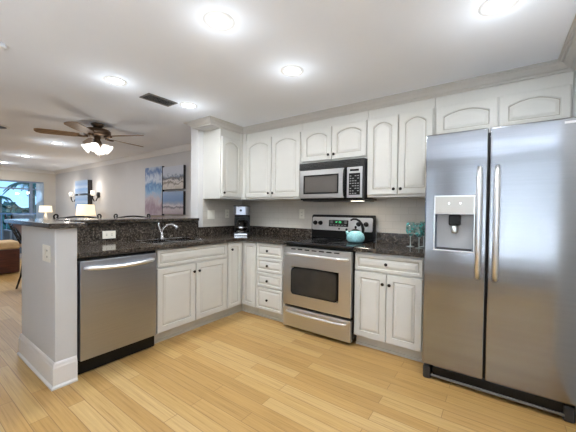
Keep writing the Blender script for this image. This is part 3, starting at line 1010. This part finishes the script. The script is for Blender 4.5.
MB().cells([0.062, 0.078, 0.472, 0.488], [0.064, 0.080, 0.254, 0.270], lambda i, j: not (i == 1 and j == 1), -0.4005, -0.3985, 'Y').build('window_surround', M['black'], md)
MB().box(0.5455, 0.578, -0.392, -0.3625, 0.018, 0.326).build('handle_recess', M['black'], mw)
hd = MB().tube([(0.560, -0.392, 0.315), (0.560, -0.412, 0.300), (0.560, -0.424, 0.25), (0.560, -0.428, 0.17), (0.560, -0.424, 0.09), (0.560, -0.412, 0.04), (0.560, -0.392, 0.026)], 0.012, 10)
hd.build('handle', M['black'], mw)
pn = MB().box(0.5785, 0.741, -0.397, -0.3625, 0.018, 0.326).build('control_panel', M['panelsteel'], mw, bevel=0.003)
kp = MB().box(0.602, 0.720, -0.3995, -0.3972, 0.045, 0.262).build('keypad', M['black'], pn)
MB().box(0.612, 0.705, -0.3995, -0.3972, 0.283, 0.303).build('display', M['blackglass'], pn)
ky = MB()
for i in range(4):
    for j in range(8):
        if (i + j) % 5 != 3:
            ky.box(0.610 + i * 0.027, 0.628 + i * 0.027, -0.4008, -0.3997, 0.056 + j * 0.025, 0.064 + j * 0.025)
ky.build('keys', M['keys'], kp)
bt_ = MB().box(0.02, 0.737, -0.350, -0.03, -0.012, -0.0005).build('underside', M['darksteel'], mw, bevel=0.003)
lm = MB().box(0.60, 0.72, -0.34, -0.27, -0.0165, -0.0125).build('lamp_lens', M['mwlamp'], bt_)
add_light('hood_lamp', 'AREA', (0.66, -0.305, -0.02), 1.0, (1.0, 0.88, 0.72), 0.1, (0, 0, 0), 0.06, parent=mw)

# ------------------------------------------------------------------ refrigerator
fz = thing('refrigerator', 'large side-by-side stainless steel refrigerator with ice dispenser', 'refrigerator', (0, 0, 0))
FX0, FXS, FX1 = 2.664, 3.049, 3.508
MB().box(FX0 + 0.004, FX1 - 0.002, -0.735, -0.04, 0.025, 1.790).build('cabinet_body', M['darksteel'], fz, bevel=0.004)
FT, FB = 1.808, 0.113
fd = MB().cells([FX0, 2.733, 2.975, FXS - 0.004], [FB, 0.972, 1.230, 1.357, FT], lambda i, j: not (i == 1 and j == 1), -0.802, -0.742, 'Y').build('freezer_door', M['fridge'], fz, bevel=0.010, seg=4)
rd = MB().box(FXS + 0.006, FX1, -0.802, -0.742, FB, FT).build('fridge_door', M['fridge'], fz, bevel=0.010, seg=4)
# dispenser
dp = MB().prism(rounded(2.726, 2.982, 0.965, 1.364, 0.010), -0.8035, -0.8022, axis='Y')
dp.bm.free(); dp = MB().cells([2.727, 2.736, 2.972, 2.981], [0.966, 0.975, 1.228, 1.352, 1.362], lambda i, j: not (i == 1 and j == 1), -0.809, -0.8025, 'Y')
dps = dp.build('dispenser', M['handle'], fd, bevel=0.002)
MB().box(2.7365, 2.9715, -0.8115, -0.8093, 1.232, 1.352).build('control_face', plain('dispenser_face', (0.50, 0.48, 0.44), 0.3, metal=0.5, var=0.02), dps)
rcs = MB()
rcs.box(2.734, 2.738, -0.800, -0.744, 0.973, 1.229)
rcs.box(2.970, 2.974, -0.800, -0.744, 0.973, 1.229)
rcs.box(2.738, 2.970, -0.800, -0.744, 1.225, 1.229)
rcs.box(2.738, 2.970, -0.748, -0.744, 0.977, 1.225, 1)
rcs.box(2.738, 2.970, -0.800, -0.744, 0.973, 0.977)
rcs.build('recess', [plain('recess_blue_grey', (0.09, 0.11, 0.17), 0.35), plain('recess_back_grey', (0.42, 0.43, 0.44), 0.35)], dps)
MB().box(2.820, 2.895, -0.796, -0.752, 1.150, 1.224).build('spout', M['black'], dps, bevel=0.008)
MB().tube([(2.857, -0.775, 1.150), (2.857, -0.765, 1.11), (2.857, -0.768, 1.095)], [0.018, 0.022, 0.02], 10).build('paddle', M['handle'], dps)
MB().box(2.745, 2.962, -0.799, -0.752, 0.9775, 0.985).build('drip_tray', M['darksteel'], dps)
for x in (2.823, 2.893):
    MB().lathe([(0.006, 0), (0.006, -0.0015)], (x, -0.8116, 1.305), 12, 'Y').build('indicator', M['led'], dps)
def fhandle(x, parent):
    pts = [(x, -0.803, 1.545), (x, -0.838, 1.535), (x, -0.856, 1.48), (x, -0.866, 1.36), (x, -0.870, 1.17), (x, -0.866, 0.98), (x, -0.856, 0.87), (x, -0.838, 0.815), (x, -0.803, 0.803)]
    MB().tube(pts, [0.014, 0.016, 0.017, 0.018, 0.018, 0.018, 0.017, 0.016, 0.014], 14).build('handle', M['handle'], parent)
fhandle(3.003, fd)
fhandle(3.098, rd)
MB().box(3.425, 3.495, -0.8045, -0.8022, 1.690, 1.702).build('badge', M['chrome'], rd) if False else MB().box(3.415, 3.500, -0.8045, -0.8022, 1.772, 1.786).build('badge', M['chrome'], rd)
MB().box(FX0 + 0.07, FX1 - 0.05, -0.775, -0.7355, 0.035, 0.100).build('kick_grille', M['black'], fz, bevel=0.004)
MB().box(FX0 + 0.06, FX1 - 0.04, -0.790, -0.776, 0.028, 0.042).build('grille_lip', M['vent'], fz, bevel=0.003)
for x in (FX0 + 0.004, FX1 - 0.062):
    MB().box(x, x + 0.055, -0.792, -0.7355, 0.0, 0.095).build('foot_cover', M['darksteel'], fz, bevel=0.014, seg=4)

# ------------------------------------------------------------------ things on the worktops
# coffee maker
cf = thing('coffee_maker', 'black and chrome drip coffee maker in the worktop corner', 'coffee maker', (0.375, -0.385, 0.916), math.radians(38))
b = MB()
b.prism([(-0.095, -0.125), (0.095, -0.125), (0.105, -0.10), (0.105, 0.10), (0.08, 0.12), (-0.08, 0.12), (-0.105, 0.10), (-0.105, -0.10)], 0.0, 0.030)
b.prism([(-0.10, 0.02), (0.10, 0.02), (0.10, 0.10), (0.08, 0.118), (-0.08, 0.118), (-0.10, 0.10)], 0.030, 0.26)
b.build('body', M['black'], cf, bevel=0.006)
b = MB().prism([(-0.095, -0.10), (-0.06, -0.118), (0.06, -0.118), (0.095, -0.10), (0.10, 0.10), (0.08, 0.118), (-0.08, 0.118), (-0.10, 0.10)], 0.262, 0.372)
hdm = b.build('brew_head', M['steel'], cf, bevel=0.006)
MB().prism([(-0.098, -0.11), (0.098, -0.11), (0.102, 0.10), (-0.102, 0.10)], 0.3725, 0.385).build('lid', M['black'], hdm, bevel=0.005)
MB().lathe([(0.016, 0), (0.016, -0.006)], (0, -0.1185, 0.322), 16, 'Y').build('dial', M['black'], hdm)
MB().box(-0.08, 0.08, -0.1285, -0.1255, 0.006, 0.026).build('chrome_band', M['chrome'], cf)
cr_ = MB().lathe([(0.062, 0.001), (0.074, 0.03), (0.076, 0.075), (0.068, 0.125), (0.050, 0.150), (0.048, 0.152), (0.0655, 0.124), (0.073, 0.075), (0.071, 0.031), (0.060, 0.004)], (0, -0.045, 0.032), 24)
cr = cr_.build('carafe', M['coffee'], cf)
MB().lathe([(0.0785, 0), (0.0785, 0.014)], (0, -0.045, 0.098), 24, caps=False).build('steel_band', M['chrome'], cr)
MB().lathe([(0.066, 0), (0.0755, 0.024)], (0, -0.045, 0.036), 24, caps=False).build('base_band', M['chrome'], cr)
MB().lathe([(0.052, 0), (0.054, 0.012), (0.03, 0.022)], (0, -0.045, 0.186), 20).build('carafe_lid', M['black'], cr)
MB().tube([(0.045, -0.075, 0.18), (0.085, -0.095, 0.175), (0.105, -0.105, 0.14), (0.095, -0.10, 0.085), (0.07, -0.085, 0.065)], 0.009, 8).build('carafe_handle', M['black'], cr)

# kettle on the rear right burner
kt = thing('tea_kettle', 'speckled aqua enamel kettle with black handle on the cooktop', 'kettle', (1.912, -0.285, 0.9222), math.radians(30))
kt.scale = (0.94, 0.94, 1.08)
MB().lathe([(0.070, 0.0), (0.088, 0.006), (0.100, 0.030), (0.100, 0.052), (0.088, 0.080), (0.062, 0.103), (0.040, 0.112)], (0, 0, 0), 32).build('body', M['kettle'], kt)
ld = MB().lathe([(0.046, 0.1125), (0.044, 0.118), (0.020, 0.128), (0.008, 0.130)], (0, 0, 0), 24).build('lid', M['black'], kt)
MB().lathe([(0.008, 0.130), (0.013, 0.142), (0.012, 0.153), (0.004, 0.158)], (0, 0, 0), 14).build('lid_knob', M['black'], ld)
MB().tube([(-0.070, 0, 0.060), (-0.090, 0, 0.088), (-0.098, 0, 0.110)], [0.024, 0.017, 0.012], 14).build('spout', M['kettle'], kt)
MB().lathe([(0.013, 0), (0.014, 0.016), (0.006, 0.022)], (-0.099, 0, 0.110), 12).build('whistle', M['black'], kt)
MB().tube([(-0.058, 0, 0.208), (-0.030, 0, 0.222), (0.005, 0, 0.222), (0.040, 0, 0.205), (0.068, 0, 0.170), (0.080, 0, 0.130), (0.080, 0, 0.085)], [0.008, 0.010, 0.010, 0.011, 0.015, 0.018, 0.013], 12).build('handle', M['black'], kt)

# wine goblets
def goblet():
    t = thing('wine_goblet', 'x', 'wine glass', (0, 0, 0), 0, 'teal wine goblets by the refrigerator')
    MB().lathe([(0.036, 0), (0.036, 0.002), (0.008, 0.006), (0.005, 0.012), (0.0045, 0.085), (0.010, 0.095), (0.010, 0.097)], (0, 0, 0), 20).build('stem', M['drink'], t)
    MB().lathe([(0.006, 0.0975), (0.030, 0.112), (0.043, 0.145), (0.043, 0.175), (0.035, 0.225), (0.034, 0.225), (0.041, 0.175), (0.041, 0.146), (0.028, 0.115), (0.004, 0.101)], (0, 0, 0), 24).build('bowl', M['teal'], t)
    return t
g0 = goblet()
for i, (x, y, s, lb) in enumerate(((2.440, -0.235, 1.02, 'teal painted wine goblet on the worktop, leftmost of the goblets by the refrigerator'),
                                   (2.535, -0.330, 1.00, 'teal painted wine goblet on the worktop, nearest the front of those by the refrigerator'),
                                   (2.545, -0.175, 1.05, 'teal painted wine goblet on the worktop, rearmost, half behind the front goblet'))):
    o = g0 if i == 0 else copy_tree(g0)
    o.location = (x, y, 0.9162)
    o.scale = (s, s, s)
    o.rotation_euler = (0, 0, i * 1.3)
    o['label'] = lb

# wall plates
def plate(name, label, cat, loc, rz, w=0.07, h=0.115, kind='socket', n=1):
    t = thing(name, label, cat, loc, rz)
    MB().box(-w / 2, w / 2, -0.006, 0, -h / 2, h / 2).build('cover_plate', M['plate'], t, bevel=0.002)
    for k in range(n):
        cx = (k - (n - 1) / 2) * 0.046
        if kind == 'socket' or (kind == 'mixed' and k == n - 1):
            s = MB()
            for dz in (-0.022, 0.022):
                s.box(cx - 0.009, cx - 0.005, -0.0072, -0.0062, dz - 0.006, dz + 0.006)
                s.box(cx + 0.005, cx + 0.009, -0.0072, -0.0062, dz - 0.006, dz + 0.006)
            s.build('socket_slots', M['socket'], t)
        elif kind == 'wide':
            s = MB()
            for dx in (-0.024, 0.024):
                s.box(dx - 0.006, dx + 0.006, -0.0072, -0.0062, -0.009, -0.005)
                s.box(dx - 0.006, dx + 0.006, -0.0072, -0.0062, 0.005, 0.009)
            s.build('socket_slots', M['socket'], t)
        else:
            MB().box(cx - 0.016, cx + 0.016, -0.010, -0.0062, -0.032, 0.032).build('rocker', M['plate'], t, bevel=0.002)
    return t
plate('wall_switch', 'almond double switch plate on the column left of the coffee maker', 'switch', (0.0062, -0.590, 1.178), PI / 2, 0.118, 0.118, 'switch', 2)
plate('wall_outlet', 'almond outlet plate on the tile directly left of the coffee maker', 'outlet', (0.0062, -0.305, 1.190), PI / 2, 0.075, 0.118)
plate('wall_outlet', 'almond outlet plate on the back tile left of the range', 'outlet', (1.068, -0.0062, 1.202), 0, 0.072, 0.12)
plate('wall_outlet', 'sideways almond outlet plate on the granite behind the dishwasher', 'outlet', (0.0217, -1.853, 0.985), PI / 2, 0.118, 0.075, 'wide')
plate('wall_outlet', 'upright white outlet plate at the left end of the granite splash', 'outlet', (0.0217, -2.225, 0.992), PI / 2, 0.07, 0.112)
plate('wall_switch', 'white switch plate with a plugged-in sensor on the peninsula end wall', 'switch', (0.494, -2.4635, 0.915), 0, 0.155, 0.118, 'mixed', 2)

# ------------------------------------------------------------------ ceiling
def downlight():
    t = thing('recessed_light', 'x', 'ceiling light', (0, 0, ZC), 0, 'recessed ceiling lights')
    MB().lathe([(0.062, -0.001), (0.062, -0.006), (0.084, -0.005), (0.088, -0.001)], (0, 0, 0), 32, caps=False).build('trim_ring', M['trim'], t)
    MB().lathe([(0.060, -0.0045), (0.060, -0.0015)], (0, 0, 0), 28).build('lens', M['lens'], t)
    return t
dl = downlight()
spots = [
    (1.795, -2.03, 'round lit ceiling downlight nearest the top centre of the kitchen ceiling', 1),
    (1.805, -1.315, 'round lit ceiling downlight in front of the microwave cabinets', 1),
    (3.085, -1.305, 'round lit ceiling downlight above the front of the refrigerator', 1),
    (0.480, -2.00, 'round lit ceiling downlight over the peninsula end, left of the air vent', 1),
    (0.505, -1.305, 'round lit ceiling downlight beside the column, right of the air vent', 1),
    (-2.81, -1.445, 'round lit living-room downlight nearest the ceiling fan', 0),
    (-4.85, -1.38, 'round lit living-room downlight, middle one of the row', 0),
    (-6.45, -1.41, 'round lit living-room downlight nearest the balcony door', 0),
]
for i, (x, y, lb, k) in enumerate(spots):
    o = dl if i == 0 else copy_tree(dl)
    o.location = (x, y, ZC)
    o['label'] = lb
    add_light('downlight_lamp', 'AREA', (0, 0, -0.012), LIGHT_DOWN if k else LIGHT_LIVING, (0.93, 0.97, 1.0) if k else (0.97, 0.98, 1.0), 0.12, (0, 0, 0), parent=o)
    add_light('downlight_glow', 'POINT', (0, 0, -0.135), CEILING_FILL, (0.88, 0.95, 1.0), 0.07, parent=o)

vt = thing('air_vent', 'dark slatted rectangular air vent in the kitchen ceiling', 'vent', (0.392, -1.56, ZC))
MB().cells([-0.085, -0.068, 0.068, 0.085], [-0.15, -0.133, 0.133, 0.15], lambda i, j: not (i == 1 and j == 1), -0.010, -0.001).build('frame', M['vent'], vt, bevel=0.002)
MB().box(-0.067, 0.067, -0.132, 0.132, -0.003, -0.001).build('throat', M['ventback'], vt)
sl = MB()
for k in range(7):
    x = -0.057 + k * 0.019
    sl.prism([(x - 0.006, -0.004), (x - 0.005, -0.003), (x + 0.006, -0.009), (x + 0.005, -0.010)], -0.132, 0.132, axis='Y')
sl.build('slats', M['vent'], vt)
sv = thing('ceiling_speaker', 'small dark round ceiling fitting at the left edge of the picture', 'speaker', (-2.27, -2.25, ZC))
MB().lathe([(0.10, -0.012), (0.13, -0.008), (0.135, -0.001)], (0, 0, 0), 28, caps=False).build('ring', M['trim'], sv)
MB().lathe([(0.099, -0.010), (0.099, -0.002)], (0, 0, 0), 28).build('grille', M['darksteel'], sv)
sm = thing('smoke_detector', 'flat white smoke detector on the ceiling at the far left', 'smoke detector', (0.40, -2.71, ZC))
MB().lathe([(0.045, -0.022), (0.055, -0.016), (0.062, -0.001)], (0, 0, 0), 28).build('housing', M['ceiling'], sm)

# ceiling fan
fn = thing('ceiling_fan', 'bronze ceiling fan with brown blades and lit glass shades', 'ceiling fan', (-1.04, -1.54, ZC), math.radians(26))
MB().lathe([(0.075, -0.001), (0.070, -0.020), (0.045, -0.045), (0.028, -0.055)], (0, 0, 0), 24).build('canopy', M['bronze'], fn)
MB().lathe([(0.028, -0.056), (0.06, -0.060), (0.135, -0.075), (0.150, -0.090), (0.150, -0.135), (0.140, -0.150), (0.08, -0.160)], (0, 0, 0), 32).build('motor_housing', M['bronze'], fn)
for k in range(5):
    a = 2 * PI * k / 5
    R = Matrix.Rotation(a, 4, 'Z')
    arm = MB().tube([(0.10, 0, -0.163), (0.15, 0, -0.172), (0.20, 0, -0.168)], [0.014, 0.012, 0.014], 8).xf(R).build('blade_arm', M['bronze'], fn)
    P = [(0.185, -0.045), (0.25, -0.058), (0.45, -0.068), (0.58, -0.066), (0.62, -0.045), (0.63, 0.0), (0.62, 0.045), (0.58, 0.066), (0.45, 0.068), (0.25, 0.058), (0.185, 0.045)]
    MB().prism(P, -0.003, 0.003).xf(R @ Matrix.Translation((0, 0, -0.160)) @ Matrix.Rotation(math.radians(11), 4, 'X')).build('blade', M['walnut'], fn)
MB().lathe([(0.04, -0.161), (0.03, -0.20), (0.05, -0.235), (0.055, -0.255), (0.045, -0.285), (0.02, -0.295)], (0, 0, 0), 20).build('light_hub', M['bronze'], fn)
for k in range(4):
    a = 2 * PI * k / 4 + 0.5
    R = Matrix.Rotation(a, 4, 'Z')
    T = Matrix.Translation((0.055, 0, -0.265)) @ Matrix.Rotation(math.radians(-55), 4, 'Y')
    MB().lathe([(0.015, 0.0), (0.028, -0.012), (0.040, -0.040), (0.050, -0.075), (0.064, -0.100), (0.061, -0.100), (0.047, -0.075), (0.037, -0.040), (0.025, -0.014), (0.012, -0.003)], (0, 0, 0), 18).xf(R @ T).build('glass_shade', M['fanshade'], fn)
MB().tube([(0.02, 0.03, -0.29), (0.02, 0.03, -0.42)], 0.003, 6).build('pull_chain', M['bronze'], fn)
MB().tube([(-0.02, 0.01, -0.29), (-0.02, 0.01, -0.40)], 0.003, 6).build('pull_chain', M['bronze'], fn)
add_light('fan_lamp', 'POINT', (0, 0, -0.47), LIGHT_FAN, (1.0, 0.93, 0.84), 0.10, parent=fn)

# ------------------------------------------------------------------ living room: wall art
def art(name, label, x0, x1, z0, z1, mat, dep=0.045):
    t = thing(name, label, 'picture', ((x0 + x1) / 2, YL - 0.002, (z0 + z1) / 2), 0)
    w, h = (x1 - x0) / 2, (z1 - z0) / 2
    MB().box(-w, w, -dep, 0, -h, h).build('stretcher', M['frameblack'], t)
    MB().box(-w, w, -dep - 0.003, -dep - 0.0003, -h, h).build('printed_canvas', mat, t)
    return t
art('canvas_picture', 'tall canvas of blue sky and clouds over shore, leftmost of the wall trio', -2.37, -1.80, 1.13, 2.02, M['cv_sky'])
art('canvas_picture', 'square canvas of grassy dunes, upper right of the wall trio', -1.775, -1.17, 1.59, 1.99, M['cv_dune'])
art('canvas_picture', 'square canvas of a pale beach under blue sky, lower right of the wall trio', -1.775, -1.17, 1.155, 1.555, M['cv_beach'])
art('canvas_picture', 'blue seascape canvas between the sconces, upper of the pair', -5.62, -4.86, 1.60, 1.93, M['cv_blue'], 0.10)
art('canvas_picture', 'blue seascape canvas between the sconces, lower of the pair behind the lamp', -5.62, -4.86, 1.22, 1.56, M['cv_blue'], 0.10)

def sconce(label, x):
    t = thing('wall_sconce', label, 'wall light', (x, YL - 0.001, 1.56))
    MB().lathe([(0.07, 0), (0.065, -0.03), (0.02, -0.04)], (0, 0, 0), 18, 'Y').build('back_plate', M['iron'], t)
    MB().tube([(0, -0.02, -0.02), (0, -0.06, -0.14), (0, -0.10, -0.15), (0, -0.13, -0.08), (0, -0.13, -0.02)], 0.012, 8).build('arm', M['iron'], t)
    MB().lathe([(0.03, -0.02), (0.045, 0.01), (0.045, 0.05), (0.04, 0.09), (0.036, 0.09), (0.040, 0.05), (0.040, 0.012), (0.02, -0.015)], (0, -0.13, 0), 18).build('glass_shade', M['sconceglass'], t)
    add_light('sconce_lamp', 'POINT', (0, -0.22, 0.16), 2.6, (1.0, 0.94, 0.86), 0.05, parent=t)
sconce('small lit wall sconce left of the blue seascape pictures', -5.80)
sconce('small lit wall sconce right of the blue seascape pictures', -4.50)

# ------------------------------------------------------------------ living room furniture
def table_lamp(label, loc, r0, r1, zb, zt, base_h):
    t = thing('table_lamp', label, 'lamp', loc)
    MB().lathe([(0.07, 0.0), (0.075, 0.01), (0.03, 0.03), (0.05, 0.09), (0.06, 0.15), (0.035, base_h - 0.06), (0.012, base_h - 0.03), (0.010, base_h + 0.05)], (0, 0, 0), 20).build('lamp_base', M['ceramic'], t)
    MB().lathe([(r1, zb), (r0, zt), (r0 - 0.004, zt), (r1 - 0.004, zb)], (0, 0, 0), 28, caps=False).build('lamp_shade', M['shade'], t)
    add_light('table_lamp_bulb', 'POINT', (0, 0, (zb + zt) / 2), 2.0, (1.0, 0.85, 0.62), 0.06, parent=t)
# console with the near lamp
cs = thing('console_table', 'dark wood console table against the picture wall behind the bar', 'table', (-4.5, -0.42, 0))
MB().box(-0.6, 0.6, -0.2, 0.2, 0.74, 0.78).build('tabletop', M['mahogany'], cs, bevel=0.004)
for sx in (-1, 1):
    for sy in (-1, 1):
        MB().box(sx * 0.56 - 0.025, sx * 0.56 + 0.025, sy * 0.16 - 0.025, sy * 0.16 + 0.025, 0, 0.739).build('leg', M['mahogany'], cs)
table_lamp('table lamp with wide lit cream shade, the nearer one below the blue pictures', (-4.42, -0.45, 0.781), 0.16, 0.19, 0.302, 0.548, 0.30)
st = thing('side_table', 'small dark side table beside the balcony door', 'table', (-6.45, -0.60, 0))
MB().lathe([(0.19, 0.60), (0.20, 0.61), (0.20, 0.63), (0.19, 0.64)], (0, 0, 0), 28).build('tabletop', M['mahogany'], st)
MB().lathe([(0.16, 0), (0.15, 0.02), (0.03, 0.05), (0.03, 0.599)], (0, 0, 0), 20).build('pedestal', M['mahogany'], st)
table_lamp('small table lamp with lit cream shade beside the balcony door, farther one', (-6.42, -0.64, 0.641), 0.125, 0.14, 0.49, 0.655, 0.48)
# slate blue armchair in front of the balcony door
sf = thing('blue_armchair', 'slate blue high-backed armchair in front of the balcony door', 'armchair', (-6.62, -1.09, 0))
MB().box(-0.30, 0.30, -0.20, 0.20, 0.12, 0.44).build('base', M['sofa'], sf, bevel=0.03, seg=3)
MB().box(0.14, 0.32, -0.20, 0.20, 0.442, 1.09).build('backrest', M['sofa'], sf, bevel=0.05, seg=3)
MB().box(-0.29, 0.13, -0.20, 0.20, 0.442, 0.56).build('seat_cushion', M['sofa'], sf, bevel=0.03, seg=3)
for y0 in (-0.27, 0.205):
    MB().box(-0.30, 0.30, y0, y0 + 0.065, 0.12, 0.70).build('armrest', M['sofa'], sf, bevel=0.025, seg=3)
for sx in (-0.25, 0.25):
    for sy in (-0.22, 0.22):
        MB().box(sx - 0.02, sx + 0.02, sy - 0.02, sy + 0.02, 0, 0.119).build('leg', M['mahogany'], sf)

# curtain at the right of the balcony door
cu = MB()
pts = []
for k in range(25):
    y = -0.60 + 0.17 * k / 24
    pts.append((XF + 0.035 + 0.012 * math.sin(k * 1.6), y))
cu.prism(pts + [(x + 0.006, y) for x, y in reversed(pts)], 0.03, 1.93)
tag(cu.build('window_curtain', M['curtain']), 'pale curtain gathered at the right side of the balcony door', 'curtain')

# bench with tan cushion
bn = thing('storage_bench', 'dark mahogany bench with a tan cushion at the left edge beyond the stool', 'bench', (-4.55, -2.10, 0))
MB().box(-0.30, 0.28, -0.80, 0.50, 0.02, 0.46).build('box_body', M['mahogany'], bn, bevel=0.01)
MB().box(-0.29, 0.29, -0.79, 0.51, 0.461, 0.60).build('cushion', M['tan'], bn, bevel=0.04, seg=4)

# wrought-iron bar stools
def stool():
    t = thing('bar_stool', 'x', 'bar stool', (0, 0, 0), 0, 'wrought iron bar stools')
    # faces +X, back at -X
    MB().lathe([(0.19, 0), (0.20, 0.015), (0.20, 0.05), (0.17, 0.07), (0.05, 0.078)], (0, 0, 0.665), 28).build('seat_cushion', M['tan'], t)
    MB().lathe([(0.185, 0), (0.19, 0.012)], (0, 0, 0.652), 28).build('seat_frame', M['iron'], t)
    for sx, sy in ((1, 1), (1, -1), (-1, 1), (-1, -1)):
        MB().tube([(sx * 0.13, sy * 0.13, 0.651), (sx * 0.145, sy * 0.14, 0.45), (sx * 0.17, sy * 0.165, 0.2), (sx * 0.215, sy * 0.20, 0.0)], 0.013, 8).build('leg', M['iron'], t)
    fr = []
    for k in range(25):
        a = 2 * PI * k / 24
        fr.append((0.170 * math.cos(a), 0.170 * math.sin(a), 0.25))
    MB().tube(fr, 0.009, 6).build('foot_ring', M['iron'], t)
    for sy in (-1, 1):
        MB().tube([(-0.15, sy * 0.13, 0.655), (-0.21, sy * 0.155, 0.80), (-0.28, sy * 0.185, 0.98), (-0.33, sy * 0.20, 1.11)], 0.012, 8).build('back_post', M['iron'], t)
        # scroll at each end of the top rail
        sc = [(-0.335, sy * (0.20 + 0.0), 1.118)]
        for k in range(14):
            a = -PI / 2 + k * 0.48
            r = 0.034 * (1 - k / 20)
            sc.append((-0.335, sy * (0.215 + r * math.cos(a) * 0.8), 1.145 + r * math.sin(a)))
        MB().tube(sc, 0.009, 6).build('scroll', M['iron'], t)
    MB().tube([(-0.335, y, 1.12 + 0.022 * math.cos(y / 0.2 * PI / 2)) for y in [(-0.2 + 0.4 * k / 10) for k in range(11)]], 0.010, 8).build('top_rail', M['iron'], t)
    br = MB()
    for s in (-1, 1):
        br.tube([(-0.17, s * 0.13, 0.70), (-0.24, s * 0.02, 0.86), (-0.30, -s * 0.10, 1.02), (-0.33, -s * 0.19, 1.10)], 0.008, 6)
    for z in (0.80, 0.90, 1.0):
        x = -0.21 - (z - 0.80) * 0.39
        br.tube([(x, -0.155 - (z - 0.8) * 0.16, z), (x - 0.012, 0, z + 0.01), (x, 0.155 + (z - 0.8) * 0.16, z)], 0.007, 6)
    br.build('back_lattice', M['iron'], t)
    return t
s0 = stool()
for i, (x, y, rz, s, lb) in enumerate(((-0.47 - 0.10, -1.79, 0, 1.0, 'iron bar stool whose scrolled top rail shows over the bar below the nearer lamp'),
                                    (-0.57, -1.16, 0, 1.0, 'iron bar stool whose scroll shows over the bar between lamp and wall pictures'),
                                    (-2.65, -1.74, math.radians(88), 0.97, 'iron bar stool seen left of the peninsula end, beside the dark bench'))):
    o = s0 if i == 0 else copy_tree(s0)
    o.location = (x, y, 0)
    o.rotation_euler = (0, 0, rz)
    o.scale = (s, s, s)
    o['label'] = lb
